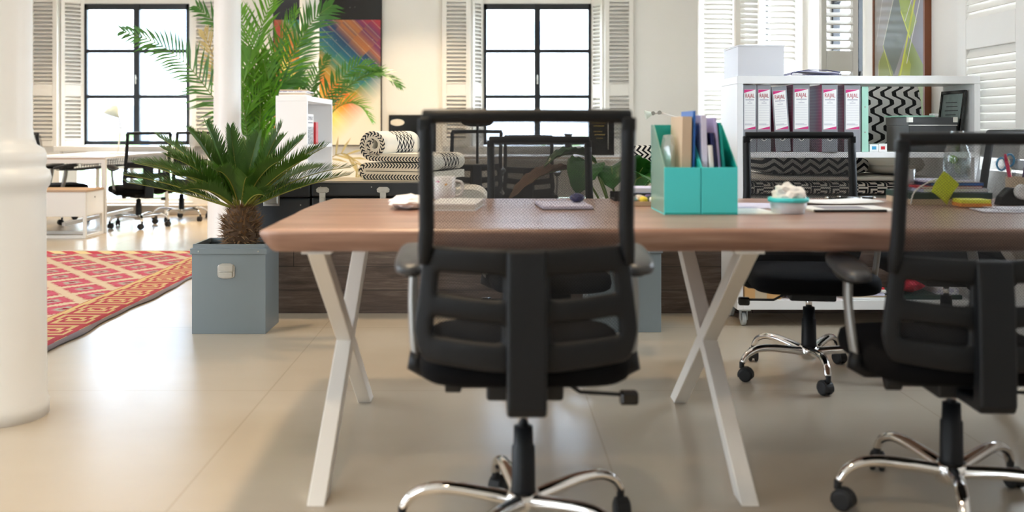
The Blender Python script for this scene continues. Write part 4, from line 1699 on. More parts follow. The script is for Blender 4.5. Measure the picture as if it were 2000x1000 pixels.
# ------------------------------------------------------------------ white shelves on casters
def shelf_unit(name, label, loc, rotz, w, d, zb, zt, boards, back=False):
    t = thing(name, label, 'shelf', loc, rotz)
    MB().box(0, 0.03, 0, d, zb, zt - 0.04).build('side_panel', M['white_board'], t, bevel=0.002)
    MB().box(w - 0.03, w, 0, d, zb, zt - 0.04).build('side_panel', M['white_board'], t, bevel=0.002)
    MB().box(0, w, 0, d, zt - 0.04, zt).build('top_board', M['white_board'], t, bevel=0.002)
    MB().box(0.03, w - 0.03, 0, d, zb, zb + 0.048).build('bottom_board', M['white_board'], t, bevel=0.002)
    for a, c in boards:
        MB().box(0.03, w - 0.03, 0, d, a, c).build('shelf_board', M['white_board'], t, bevel=0.002)
    if back:
        MB().box(0.03, w - 0.03, d - 0.012, d, zb + 0.048, zt - 0.04).build('back_panel', M['white_board'], t)
    for x in (0.045, w - 0.045):
        for y in (0.05, d - 0.05):
            c = MB()
            c.lathe([(0.034, -0.011), (0.036, -0.007), (0.036, 0.007), (0.034, 0.011)], 24, M=Matrix.Translation((x, y + 0.012, 0.036)) @ Matrix.Rotation(R(90), 4, 'Y'))
            c.box(x - 0.018, x - 0.013, y - 0.012, y + 0.026, 0.03, 0.082)
            c.box(x + 0.013, x + 0.018, y - 0.012, y + 0.026, 0.03, 0.082)
            c.box(x - 0.03, x + 0.03, y - 0.03, y + 0.03, 0.08, zb)
            c.build('caster', M['caster_grey'], t, bevel=0.002)
    return t


shelf_unit('rolling_shelf', 'white open shelf on casters holding the grey binders', (1.241, 5.08, 0), 0, 1.24, 0.36, 0.09, 1.284, [(0.866, 0.895)])
shelf_unit('bookshelf', 'white bookshelf end-on behind the palms, two books inside', (-1.389, 7.4, 0), R(90), 1.15, 0.235, 0.09, 1.258, [(0.86, 0.888), (0.47, 0.498)], True)


def binder(label, x, w, h, tilt=0.0, dy=0.0, group='grey lever arch binders on the white shelf'):
    t = thing('lever_arch_binder', label, 'binder', (x, 5.095 + dy, 0.8955), 0, group)
    t.rotation_euler = (0, R(tilt), 0)
    d = 0.275
    MB().box(0, w, 0, 0.005, 0, h).build('spine', M['binder_grey'], t, bevel=0.002)
    for x0 in (0, w - 0.003):
        MB().box(x0, x0 + 0.003, 0.005, d, 0, h).build('board', M['maroon'], t)
    MB().box(0.006, w - 0.006, 0.03, d - 0.01, 0.008, h - 0.03).build('papers', M['paper'], t)
    lw = w * 0.82
    x0, x1 = w / 2 - lw / 2, w / 2 + lw / 2
    z0, z1 = h * 0.335, h * 0.935
    lb = MB().box(x0, x1, -0.0012, 0, z0, z1).build('spine_label', M['paper'], t)
    ink = MB()
    ink.prism([(x0, z1 - 0.001), (x1, z1 - 0.001), (x0, z1 - 0.018)], -0.0018, -0.0012, 'y')
    ink.build('label_corner', M['magenta'], lb)
    ink = MB()
    ink.prism([(x0, z0 + 0.001), (x1, z0 + 0.001), (x1, z0 + 0.016)], -0.0018, -0.0012, 'y')
    ink.build('label_corner', M['magenta'], lb)
    text_mesh('label_name', 'RAJAL', 0.030, M['rust_ink'], lb, (w / 2, -0.0016, z1 - 0.042), (R(90), 0, 0), lw * 0.94 / 0.0905)
    ln = MB()
    ln.box(x0 + lw * 0.12, x1 - lw * 0.12, -0.0017, -0.0012, z1 - 0.056, z1 - 0.050)
    ln.box(w / 2 - 0.004, w / 2 + 0.004, -0.0017, -0.0012, z1 - 0.063, z1 - 0.061)
    ln.box(x0 + lw * 0.28, x1 - lw * 0.28, -0.0017, -0.0012, z1 - 0.072, z1 - 0.068)
    for k in range(7):
        z = z1 - 0.083 - k * 0.0125
        ln.box(x0 + lw * 0.06, x1 - lw * 0.06, -0.0016, -0.0012, z, z + 0.0013)
    ln.box(x0 + lw * 0.06, x1 - lw * 0.1, -0.0016, -0.0012, z0 + 0.022, z0 + 0.025)
    ln.box(x0 + lw * 0.06, x1 - lw * 0.3, -0.0016, -0.0012, z0 + 0.027, z0 + 0.030)
    ln.build('label_lines', M['light_ink'], lb)
    Mr = Matrix.Translation((w / 2, 0, h * 0.205)) @ Matrix.Rotation(R(90), 4, 'X')
    rg = MB()
    rg.lathe([(0.009, 0.0), (0.009, 0.003), (0.0135, 0.003), (0.0145, 0.0)], 28, M=Mr, capb=False, capt=False)
    ring = rg.build('finger_ring', M['white_metal'], t)
    MB().lathe([(0.009, 0.0004), (0.009, 0.0008)], 24, M=Mr).build('finger_hole', M['black'], ring)
    return t


binder('grey binder with maroon sides, leftmost on the shelf', 1.2735, 0.070, 0.342)
binder('grey binder second from the left on the shelf', 1.346, 0.071, 0.342)
binder('grey binder leaning to the left, third along the shelf', 1.443, 0.078, 0.334, -4.0, 0.004)
binder('grey binder upright right of the leaning one, fourth along the shelf', 1.530, 0.085, 0.345)
binder('grey binder pulled forward, maroon side showing, fifth along the shelf', 1.668, 0.080, 0.342, 0, -0.03)
binder('grey binder with its finger ring clear of the chair, beside the mint folder', 1.792, 0.084, 0.342)
t = thing('mint_folder', 'thin mint green folder at the right end of the binder row', 'folder', (1.884, 5.10, 0.8955))
MB().box(0, 0.034, 0, 0.27, 0, 0.335).build('folder_cover', M['mint'], t, bevel=0.002)
for z in (0.10, 0.23):
    MB().lathe([(0.004, 0), (0.003, 0.002)], 12, M=Matrix.Translation((0.017, 0, z)) @ Matrix.Rotation(R(90), 4, 'X')).build('eyelet', M['steel'], t)

# black box with steel corners
t = thing('document_box', 'black fibre box with steel corners on the shelf under a pale green board', 'box', (2.130, 5.115, 0.8955))
MB().box(0.003, 0.247, 0.003, 0.297, 0, 0.14).build('box_body', M['trunk_black'], t, bevel=0.002)
lid = MB().box(0, 0.25, 0, 0.30, 0.135, 0.178).build('box_lid', M['trunk_black'], t, bevel=0.002)
cn = MB()
for x in (0, 0.25):
    sx = 0.022 if x == 0 else -0.022
    cn.box(min(x, x + sx), max(x, x + sx), -0.0015, 0.001, 0.152, 0.1795)
    cn.box(min(x, x + sx), max(x, x + sx), -0.0015, 0.022, 0.178, 0.1795)
    cn.box(x - 0.0015, x + 0.0015, -0.0015, 0.022, 0.152, 0.1795)
cn.box(0, 0.25, -0.002, 0.001, 0.135, 0.1385)
cn.build('steel_corners', M['steel'], lid)
t = thing('clip_board', 'pale green board with a white clip lying on the black box', 'board', (2.125, 5.14, 1.0752), R(6))
MB().box(0, 0.16, 0, 0.22, 0, 0.008).build('board_sheet', M['mint'], t)
MB().box(0.155, 0.185, 0.01, 0.05, 0.001, 0.018).build('clip', M['white_board'], t, bevel=0.003)
# small packets
for i, (x, w, l) in enumerate([(1.932, 0.045, 'small white box with faint blue print beside the mint folder'), (1.979, 0.042, 'small white box with a red mark beside the black box')]):
    t = thing('small_packet', l, 'box', (x, 5.12, 0.8955))
    MB().box(0, w, 0, 0.09, 0, 0.038 + 0.004 * i).build('carton', M['paper'], t, bevel=0.001)
    MB().box(w * 0.25, w * 0.75, -0.0006, 0, 0.012, 0.028).build('print', M['red'] if i else M['scissor_blue'], t)
# standing certificate frame
t = thing('picture_frame', 'small black framed certificate leaning on the inner right side of the shelf', 'frame', (2.386, 5.13, 0.8975), 0)
t.rotation_euler = (0, R(7), 0)
f = MB()
for a in ((0, 0.018, 0, 0.32), (0.252, 0.27, 0, 0.32)):
    f.box(0, 0.014, a[0], a[1], a[2], a[3])
f.box(0, 0.014, 0.018, 0.252, 0, 0.018)
f.box(0, 0.014, 0.018, 0.252, 0.302, 0.32)
f.build('frame', M['gloss_black'], t, bevel=0.002)
cert = MB().box(0.006, 0.012, 0.018, 0.252, 0.018, 0.302).build('certificate', M['certificate'], t)
ln = MB()
for k in range(9):
    ln.box(0.0052, 0.006, 0.06 + 0.01 * (k % 3), 0.21 - 0.012 * (k % 2), 0.08 + 0.022 * k, 0.084 + 0.022 * k)
ln.build('lines', M['black'], cert)

# on top of the shelf
t = thing('plastic_box', 'milky plastic storage box on the left end of the white shelf top', 'box', (1.25, 5.10, 1.2845))
b = MB()
for q in ((0, 0.235, 0, 0.003, 0, 0.15), (0, 0.235, 0.307, 0.31, 0, 0.15), (0, 0.003, 0.003, 0.307, 0, 0.15), (0.232, 0.235, 0.003, 0.307, 0, 0.15), (0.003, 0.232, 0.003, 0.307, 0, 0.003)):
    b.box(*q)
b.build('tub', M['milky'], t)
MB().box(-0.004, 0.239, -0.004, 0.314, 0.15, 0.16).build('lid', M['milky'], t, bevel=0.003)
for k, (z, m) in enumerate(((0.004, 'lilac_paper'), (0.016, 'paper'), (0.028, 'lilac_paper'))):
    o = MB().box(0.02 + 0.004 * k, 0.21 + 0.004 * k, 0.03, 0.28, z, z + 0.011).build('paper_pad', M[m], None)
    o.location = (1.25, 5.10, 1.2845)
    tag(o, ('lilac paper pad at the bottom of the milky plastic box', 'white paper pad in the middle of the milky plastic box', 'lilac paper pad on top inside the milky plastic box')[k], 'paper')
t = thing('paper_folder', 'white paper folder with dark edges beside the milky box on the shelf top', 'folder', (1.515, 5.12, 1.2845), R(-2))
MB().box(0, 0.27, 0, 0.22, 0, 0.004).build('under_sheet', M['paper'], t)
b = MB()
b.grid(lambda a, c: Vector((0.012 + a * 0.25, 0.01 + c * 0.2, 0.010 + 0.016 * math.sin(PI * a) ** 0.5 + 0.004 * math.sin(7 * a))), 14, 3)
b.build('sheets', M['lilac_paper'], t, solid=0.006)
MB().tube([(0.012, 0.004, 0.008), (0.02, 0.004, 0.020), (0.10, 0.004, 0.032), (0.2, 0.004, 0.030), (0.262, 0.004, 0.020), (0.268, 0.004, 0.006), (0.012, 0.004, 0.007)], 0.0025, 6).build('dark_edge', M['navy'], t)
for i, (x, y, a, l) in enumerate([(1.83, 5.14, 4, 'loose white sheet on the shelf top, left of the right end sheet'), (2.10, 5.13, -3, 'loose white sheet on the shelf top nearest its right end')]):
    b = MB()
    b.grid(lambda a_, c: Vector((a_ * 0.21, c * 0.2, 0.002 + 0.006 * (a_ - 0.5) ** 2 * (1 + c))), 8, 4)
    o = b.build('paper_sheet', M['paper'], None, solid=0.0015, loc=(x, y, 1.2848), rotz=R(a))
    tag(o, l, 'paper')

# bottom bay
ZS = 0.1385
t = thing('cardboard_box', 'brown cardboard box with tape in the bottom of the white shelf', 'box', (1.285, 5.11, ZS))
MB().box(0, 0.19, 0, 0.27, 0, 0.20).build('carton', M['cardboard'], t, bevel=0.003)
tp = MB()
tp.box(0.055, 0.115, -0.0008, 0, 0, 0.20)
tp.box(0, 0.19, -0.0012, -0.0008, 0.085, 0.09)
tp.build('tape', M['tape'], t)
rnd = random.Random(9)


def crumple(name, label, cat, c, d, m, seed, amp=0.25, sub=3):
    rn = random.Random(seed)
    bm = bmesh.new()
    bmesh.ops.create_icosphere(bm, subdivisions=sub, radius=1.0)
    for v in bm.verts:
        k = 1 + rn.uniform(-amp, amp)
        v.co = Vector((v.co.x * d[0] / 2 * k, v.co.y * d[1] / 2 * k, max(v.co.z * d[2] / 2 * k, -d[2] / 2)))
    me = bpy.data.meshes.new(name)
    bm.to_mesh(me)
    bm.free()
    me.materials.append(M[m])
    o = bpy.data.objects.new(name, me)
    C.objects.link(o)
    o.location = (c[0], c[1], c[2] + d[2] / 2)
    return tag(o, label, cat)


crumple('lilac_paper_wad', 'crumpled lilac paper beside the cardboard box in the shelf bottom', 'paper', (1.545, 5.2, ZS), (0.11, 0.16, 0.085), 'lilac_paper', 3)
crumple('orange_cloth', 'bunched orange cloth in the bottom of the white shelf', 'cloth', (1.70, 5.2, ZS), (0.19, 0.2, 0.07), 'orange', 4, 0.12)
crumple('paper_bag', 'crumpled bright red paper bag in the right of the shelf bottom', 'bag', (2.165, 5.2, ZS + 0.024), (0.17, 0.16, 0.13), 'crimson', 6, 0.13)
for k in range(6):
    o = MB().box(0, 0.2 - 0.008 * (k % 3), 0, 0.24, 0, 0.009).build('magazine', M[('paper', 'brown_env', 'lilac_paper', 'printed', 'paper', 'red')[k]], None, bevel=0.001)
    o.location = (1.82 + 0.006 * (k % 2), 5.10 + 0.004 * k, ZS + 0.0095 * k + 0.0002)
    o.rotation_euler = (0, 0, R((-2, 3, -1, 2, -3, 1)[k]))
    tag(o, ('white magazine lowest', 'tan magazine second from bottom', 'pale lilac magazine third from bottom', 'printed magazine third from top', 'white magazine second from top', 'red covered magazine topmost')[k] + ' of the pile left of the red paper bag', 'magazine', 'magazines in the bottom of the shelf')
o = MB().box(0, 0.34, 0, 0.26, 0, 0.022).build('teal_mat', M['dark_green'], None, bevel=0.004)
o.location = (2.06, 5.10, ZS + 0.0002)
tag(o, 'dark green flat pad under the red paper bag', 'pad')
o = MB().box(0, 0.11, 0, 0.2, 0, 0.03).build('paper_pile', M['printed'], None)
o.location = (2.28, 5.12, ZS + 0.0228)
tag(o, 'small pile of printed paper right of the red paper bag', 'paper')
# books in and on the far shelf
t = thing('cover_book', 'black and white photo book facing out in the far bookshelf', 'book', (-1.412, 7.50, 0.889))
MB().box(-0.018, 0, 0, 0.29, 0, 0.235).build('book_cover', M['paper'], t, bevel=0.001)
MB().box(0, 0.0008, 0.004, 0.286, 0.004, 0.14).build('cover_photo', M['book_photo'], t)
text_mesh('cover_title', 'BOMBAY', 0.045, M['grey_ink'], t, (0.0008, 0.145, 0.188), (R(90), 0, R(90)), 1.35)
MB().box(0, 0.0008, 0.06, 0.25, 0.165, 0.175).build('cover_subtitle', M['grey_ink'], t)
t = thing('red_book', 'red book leaning beside the black and white photo book', 'book', (-1.400, 7.82, 0.889), R(2))
MB().box(-0.03, 0, 0, 0.13, 0, 0.175).build('book_cover', M['red'], t, bevel=0.002)
MB().box(-0.027, -0.003, 0.002, 0.128, 0.173, 0.1755).build('pages', M['paper'], t)
for k in range(5):
    o = MB().box(-0.2, 0, 0, 0.28, 0, 0.009).build('magazine', M[('paper', 'brown_env', 'paper', 'printed', 'brown_env')[k]], None, bevel=0.001)
    o.location = (-1.405 - 0.006 * (k % 2), 7.42 + 0.012 * k, 1.2585 + 0.0095 * k)
    o.rotation_euler = (0, 0, R((1, -3, 4, -2, 5)[k]))
    tag(o, ('lowest', 'second from bottom', 'middle', 'second from top', 'topmost')[k] + ' of the magazines stacked on the far white bookshelf', 'magazine', 'magazines on the far bookshelf')

# ------------------------------------------------------------------ things on the long table
ZT = 0.7505


def sheet(name, label, x, y, w, d, m, rot=0.0, z=ZT, curl=0.0, cat='paper', group=None):
    b = MB()
    b.grid(lambda a, c: Vector(((a - 0.5) * w, (c - 0.5) * d, 0.001 + curl * ((2 * a - 1) ** 2 * 0.6 + 0.2 * math.sin(5 * c)) + curl * 0.4)), 10, 6)
    o = b.build(name, M[m], None, solid=0.001, loc=(x, y, z), rotz=R(rot))
    return tag(o, label, cat, group)


# mug
t = thing('mug', 'white mug with pink flowers standing behind the white notebook', 'mug', (-0.182, 3.66, ZT))
MB().lathe([(0.030, 0.0), (0.037, 0.004), (0.0405, 0.02), (0.0415, 0.088), (0.0395, 0.09), (0.038, 0.086), (0.036, 0.012), (0.0, 0.01)], 36, capt=False).build('cup', M['mug'], t)
MB().tube(smooth_path([(0.040, 0, 0.074), (0.062, 0, 0.068), (0.066, 0, 0.045), (0.058, 0, 0.024), (0.039, 0, 0.018)], 5), 0.005, 8).build('handle', M['ceramic'], t)
crumple('tissue', 'crumpled white cloth left of the white notebook on the table', 'cloth', (-0.285, 3.32, ZT), (0.13, 0.2, 0.045), 'tissue', 12, 0.16)
t = thing('notebook', 'thick white notebook lying under the nearest chair top bar, beside the mug', 'notebook', (-0.215, 3.22, ZT), R(-6))
MB().box(0, 0.155, 0, 0.26, 0, 0.004).build('back_cover', M['paper'], t)
MB().box(0.003, 0.152, 0.003, 0.257, 0.004, 0.019).build('pages', M['cream'], t)
MB().box(0, 0.155, 0, 0.26, 0.019, 0.023).build('front_cover', M['paper'], t, bevel=0.001)
t = thing('pad', 'pale grey writing pad behind the nearest chair mesh, a dark pen pouch on it', 'notebook', (0.16, 3.25, ZT), R(4))
MB().box(0, 0.165, 0, 0.23, 0, 0.012).build('sheets', M['lilac_paper'], t, bevel=0.001)
MB().box(-0.002, 0.167, -0.002, 0.232, -0.0003, 0.003).build('backing', M['arm_grey'], t)
crumple('pen_pouch', 'small dark purple pouch on the grey writing pad', 'pouch', (0.285, 3.42, ZT + 0.0125), (0.05, 0.05, 0.032), 'navy', 3, 0.08)
# tray of bits left of the file boxes
t = thing('wooden_tray', 'flat pale wooden tray of trinkets left of the green file boxes', 'tray', (0.455, 3.40, ZT))
MB().box(0, 0.13, 0, 0.2, 0, 0.008).build('tray_base', M['wood_strip'], t, bevel=0.002)
b = MB()
for q in ((0, 0.13, 0, 0.006, 0.008, 0.016), (0, 0.13, 0.194, 0.2, 0.008, 0.016), (0, 0.006, 0.006, 0.194, 0.008, 0.016), (0.124, 0.13, 0.006, 0.194, 0.008, 0.016)):
    b.box(*q)
b.build('tray_rim', M['wood_strip'], t)
for k in range(9):
    m = ('steel', 'yellow_plastic', 'paper', 'steel', 'brown_env', 'dark_green', 'paper', 'steel', 'purple')[k]
    o = MB().pillow((0, 0, 0.012), (0.03, 0.026, 0.024), 2.5, 0.9, 0, 16, 8).build('trinket', M[m], None)
    o.location = (0.48 + 0.034 * (k % 3), 3.425 + 0.055 * (k // 3), ZT + 0.0083)
    tag(o, 'small ' + ('silver', 'yellow', 'white', 'silver', 'tan', 'green', 'white', 'silver', 'purple')[k] + ' trinket in the ' + ('front left corner', 'front middle', 'front right corner', 'left middle', 'centre', 'right middle', 'back left corner', 'back middle', 'back right corner')[k] + ' of the wooden tray', 'trinket', 'trinkets in the wooden tray')
t = thing('letter_tray', 'flat black tray with a grey book on it near the broad leaves', 'tray', (0.44, 3.64, ZT))
MB().box(0, 0.2, 0, 0.14, 0, 0.006).build('tray_base', M['black'], t)
MB().box(0, 0.2, 0, 0.006, 0.006, 0.028).build('front_lip', M['black'], t)
MB().box(0, 0.2, 0.134, 0.14, 0.006, 0.028).build('back_lip', M['black'], t)
t = thing('grey_book', 'pale grey book lying on the flat black tray', 'book', (0.51, 3.65, ZT + 0.0285))
MB().box(0, 0.11, 0, 0.12, 0, 0.02).build('book_cover', M['lilac_paper'], t, bevel=0.002)
MB().box(0.002, 0.108, -0.0005, 0.1205, 0.003, 0.017).build('pages', M['light_ink'], t)


def file_box(label, x, y, left):
    """magazine file: low front, sides rising to a high back"""
    t = thing('magazine_file', label, 'file box', (x, y, ZT), 0, 'green magazine files on the table')
    w, d, hf, hb, th = 0.112, 0.26, 0.146, 0.278, 0.003
    MB().box(0, w, 0, th, 0, hf).build('front', M['teal'], t, bevel=0.001)
    MB().box(0, w, d - th, d, 0, hb).build('back', M['teal_dark'], t)
    MB().box(0, w, th, d - th, 0, th).build('base', M['teal'], t)
    prof = [(th, th), (d - th, th), (d - th, hb), (d - 0.05, hb), (th, hf)]
    MB().prism(prof, 0, th, 'x').build('side', M['green_clear'] if left else M['teal'], t)
    MB().prism(prof, w - th, w, 'x').build('side', M['teal_dark'], t)
    e = MB()
    e.box(0.002, w - 0.002, -0.001, 0, 0.003, 0.006)
    e.build('front_seam', M['teal_dark'], t)
    return t


file_box('turquoise magazine file with a clear green side, left one of the pair', 0.525, 3.07, True)
file_box('turquoise magazine file holding lilac and navy papers, right one of the pair', 0.6395, 3.07, False)


def upright(name, label, x, w, y, d, h, m, tilt=0.0, cat='folder', lean=0.0):
    o = MB().box(-w / 2, w / 2, 0, d, 0, h).build(name, M[m], None, bevel=0.0008)
    o.location = (x, y, ZT + 0.0035)
    o.rotation_euler = (R(lean), R(tilt), 0)
    return tag(o, label, cat)


upright('kraft_book', 'tan kraft covered book standing in the left turquoise file', 0.598, 0.030, 3.11, 0.20, 0.300, 'brown_env', 1.0, 'book')
upright('blue_folder', 'bright blue folder standing behind the tan kraft book', 0.6225, 0.008, 3.12, 0.2, 0.318, 'blue', 1.0)
upright('lilac_papers', 'sheaf of lilac papers at the left inside the right turquoise file', 0.663, 0.016, 3.11, 0.2, 0.305, 'lilac_paper', -1.5, 'paper')
upright('white_papers', 'low sheaf of white papers in the middle of the right turquoise file', 0.687, 0.010, 3.09, 0.2, 0.21, 'paper', -4, 'paper')
upright('navy_folder', 'dark navy folder in the right turquoise file', 0.702, 0.010, 3.10, 0.21, 0.250, 'navy', -5)
upright('lavender_folder', 'pale lavender folder sloping in the right turquoise file', 0.717, 0.008, 3.11, 0.21, 0.297, 'lavender', -5.2)
upright('teal_folder', 'dark teal folder against the right side of the right turquoise file', 0.730, 0.008, 3.11, 0.21, 0.282, 'teal_dark', -5)
crumple('plastic_wrap', 'crumpled clear wrapping in the left turquoise file', 'wrapping', (0.557, 3.19, ZT + 0.09), (0.05, 0.12, 0.16), 'clear_box', 21, 0.15, 2)
# food tub with tissue
t = thing('food_tub', 'round clear tub with a turquoise rim right of the turquoise files', 'tub', (0.925, 3.13, ZT))
MB().lathe([(0.047, 0.0), (0.050, 0.003), (0.058, 0.038), (0.057, 0.038), (0.049, 0.005)], 40, capt=False).build('tub', M['milky'], t)
MB().lathe([(0.058, 0.036), (0.0625, 0.037), (0.063, 0.047), (0.060, 0.050), (0.055, 0.047)], 40, capt=False, capb=False).build('rim', M['teal'], t)
crumple('crumpled_tissue', 'crumpled white tissue heaped in the turquoise rimmed tub', 'tissue', (0.925, 3.13, ZT + 0.022), (0.10, 0.10, 0.07), 'tissue', 31, 0.25)
sheet('paper_sheet', 'white sheet lying in front of the turquoise rimmed tub, left', 0.815, 3.19, 0.15, 0.22, 'paper', 6)
sheet('paper_sheet', 'lilac sheet under the edge of the round tub', 0.87, 3.42, 0.21, 0.24, 'lilac_paper', -8, cat='paper')
sheet('paper_sheet', 'large curled white sheet behind the black edged magazine', 1.20, 3.56, 0.30, 0.22, 'paper', 5, ZT, 0.010)
t = thing('magazine', 'flat magazine with black spine, right of the round tub', 'magazine', (1.02, 3.16, ZT), R(2))
MB().box(0, 0.27, 0, 0.2, 0, 0.006).build('pages', M['paper'], t)
MB().box(-0.001, 0.23, -0.002, 0.012, 0.0, 0.0075).build('dark_spine', M['black'], t)
MB().box(0.05, 0.2, 0.05, 0.16, 0.006, 0.0066).build('print', M['grey_ink'], t)
for i, (x, y, a, l) in enumerate([(1.24, 3.70, 4, 'black pen with silver ends lying behind the curled sheet'), (1.30, 3.74, -3, 'black pen lying farthest back by the rear chair')]):
    t = thing('pen', l, 'pen', (x, y, ZT + 0.006), R(a), 'pens at the back of the table')
    MB().tube([(0, 0, 0), (0.12, 0, 0)], 0.006, 10).build('barrel', M['gloss_black'], t)
    MB().tube([(-0.01, 0, 0), (0, 0, 0)], 0.0062, 10).build('end', M['steel'], t)
    MB().tube([(0.12, 0, 0), (0.13, 0, 0)], [0.0062, 0.003], 10).build('tip', M['steel'], t)
# right-hand pile
X0, Y0 = 1.47, 3.46
t = thing('box_file', 'flat dark green box file at the bottom of the pile under the bottle', 'box', (X0 - 0.02, Y0, ZT))
MB().box(0, 0.28, 0, 0.22, 0, 0.034).build('box_body', M['brown_env'], t)
MB().box(-0.002, 0.282, -0.002, 0.222, 0.020, 0.042).build('lid', M['dark_green'], t, bevel=0.002)
z = ZT + 0.0425
for nm, l, x, w, h, m in (('grey_pad', 'grey paper pad on the dark green box file', 0.03, 0.23, 0.013, 'lilac_paper'), ('red_book', 'thin red edged book in the pile under the bottle', 0.02, 0.22, 0.008, 'red'), ('blue_book', 'blue book near the top of the pile under the bottle', 0.055, 0.19, 0.012, 'navy'), ('white_pad', 'white pad on top of the pile under the bottle', 0.05, 0.17, 0.007, 'lilac_paper')):
    t = thing(nm, l, 'book', (X0 + x, Y0 + 0.02, z), R(1.5))
    MB().box(0, w, 0, 0.17, 0, h).build('cover', M[m], t, bevel=0.001)
    MB().box(0.002, w - 0.002, -0.0004, 0.0, 0.002, h - 0.002).build('page_edge', M['paper'] if nm != 'blue_book' else M['blue'], t)
    z += h + 0.0003
t = thing('water_bottle', 'clear glass bottle of water with a lime slice on the pile of books', 'bottle', (1.655, 3.56, z))
MB().lathe([(0.0, 0.002), (0.040, 0.0), (0.0455, 0.006), (0.0455, 0.075), (0.042, 0.098), (0.033, 0.125), (0.023, 0.148), (0.020, 0.165), (0.022, 0.167), (0.022, 0.173), (0.019, 0.173), (0.018, 0.150), (0.030, 0.125), (0.039, 0.098), (0.0425, 0.075), (0.0425, 0.009), (0.0, 0.006)], 40, capb=False, capt=False).build('bottle_glass', M['glass'], t)
wt = MB().lathe([(0.0, 0.007), (0.0415, 0.010), (0.0415, 0.076), (0.0, 0.076)], 40, capb=False, capt=False).build('water', M['water'], t)
MB().lathe([(0.016, -0.002), (0.016, 0.002)], 20, M=Matrix.Translation((-0.018, -0.01, 0.072)) @ Matrix.Rotation(R(60), 4, 'X')).build('lime_slice', M['lime_leaf'], t)
t = thing('tumbler', 'empty clear tumbler on the box file left of the water bottle', 'glass', (1.485, 3.60, ZT + 0.0425))
MB().lathe([(0.0, 0.003), (0.028, 0.0), (0.031, 0.004), (0.036, 0.075), (0.034, 0.075), (0.029, 0.006), (0.0, 0.005)], 32, capb=False, capt=False).build('glass_wall', M['clear_box'], t)
MB().lathe([(0.034, 0.074), (0.0365, 0.075), (0.0365, 0.078), (0.034, 0.078)], 32, capb=False, capt=False).build('rim', M['glass'], t)
o = MB().tube(smooth_path([(1.44, 3.44, ZT + 0.004), (1.46, 3.45, ZT + 0.05), (1.53, 3.46, ZT + 0.088), (1.57, 3.47, ZT + 0.084), (1.60, 3.50, ZT + 0.086)], 6), 0.0025, 6).build('white_cable', M['paper'], None)
tag(o, 'thin white cable looping over the pile of books', 'cable')
b = MB()
b.grid(lambda a, c: Vector(((a - 0.5) * 0.076, 0.012 * math.sin(PI * c) - 0.05 * c + 0.012 * a * a, c * 0.066)), 8, 8)
o = b.build('sticky_note', M['sticky'], None, solid=0.0012)
o.location = (1.525, 3.40, ZT + 0.030)
o.rotation_euler = (R(-38), R(32), R(4))
tag(o, 'yellow green sticky note standing tilted against the dark box file', 'note')
t = thing('note_pad', 'thick yellow note pad with an orange lower half, right of the tilted note', 'note pad', (1.565, 3.335, ZT + 0.003), R(-5))
MB().box(0, 0.098, 0, 0.085, 0, 0.012).build('orange_half', M['sticky_o'], t)
MB().box(0.001, 0.097, 0.001, 0.084, 0.012, 0.024).build('yellow_half', M['sticky_y'], t, bevel=0.001)
for i, (x, y, a, m, l) in enumerate([(1.66, 3.20, -9, 'printed', 'printed sheet lowest in front of the yellow note pad'), (1.80, 3.12, -14, 'lilac_paper', 'lilac sheet at the front right of the table'), (1.74, 3.26, 3, 'printed', 'printed sheet between the note pad and the tape dispenser')]):
    sheet('paper_sheet', l, x, y, 0.21, 0.15, m, a, ZT + 0.0006 + 0.0013 * i, 0.001)
t = thing('tape_dispenser', 'black tape dispenser with a white roll at the right of the table', 'tape dispenser', (1.745, 3.43, ZT))
MB().prism([(0, 0), (0.15, 0), (0.152, 0.018), (0.12, 0.03), (0.105, 0.055), (0.04, 0.062), (0.008, 0.03)], 0, 0.05, 'y').build('dispenser_body', M['black_plastic'], t, bevel=0.005, bseg=3)
MB().lathe([(0.014, -0.01), (0.026, -0.01), (0.026, 0.01), (0.014, 0.01)], 28, M=Matrix.Translation((0.07, -0.011, 0.048)) @ Matrix.Rotation(R(90), 4, 'X')).build('tape_roll', M['paper'], t)
t = thing('pen_cup', 'tan cup of pens and scissors at the right picture edge', 'cup', (1.90, 3.62, ZT))
MB().lathe([(0.034, 0), (0.036, 0.004), (0.037, 0.09), (0.035, 0.09), (0.034, 0.006), (0.0, 0.005)], 32, capt=False).build('cup', M['brown_env'], t)
for i, (m, dx, dy, h, lx, l) in enumerate([('pink', -0.012, -0.01, 0.165, -0.035, 'pink pen leaning left in the tan cup'), ('purple', 0.012, -0.012, 0.17, 0.02, 'purple pen in the tan cup'), ('yellow_plastic', -0.006, 0.014, 0.15, -0.02, 'yellow pen in the tan cup')]):
    t = thing('pen', l, 'pen', (1.90 + dx, 3.62 + dy, ZT + 0.008), 0, 'pens in the tan cup')
    MB().tube([(0, 0, 0), (lx * 0.85, 0, h * 0.85)], 0.0065, 10).build('barrel', M[m], t)
    MB().tube([(lx * 0.85, 0, h * 0.85), (lx, 0, h)], [0.0065, 0.004], 10).build('cap', M[m], t)
t = thing('scissors', 'scissors with blue handles standing in the tan cup', 'scissors', (1.89, 3.62, ZT + 0.008))
MB().bar((0, 0, 0), (-0.022, 0, 0.11), 0.003, 0.012, (1, 0, 0)).build('blades', M['steel'], t)
for cxx, czz in ((-0.045, 0.128), (-0.016, 0.142)):
    MB().tube([(cxx + 0.017 * math.cos(2 * PI * k / 16), 0, czz + 0.022 * math.sin(2 * PI * k / 16)) for k in range(16)], 0.0038, 8, closed=True).build('handle', M['scissor_blue'], t)

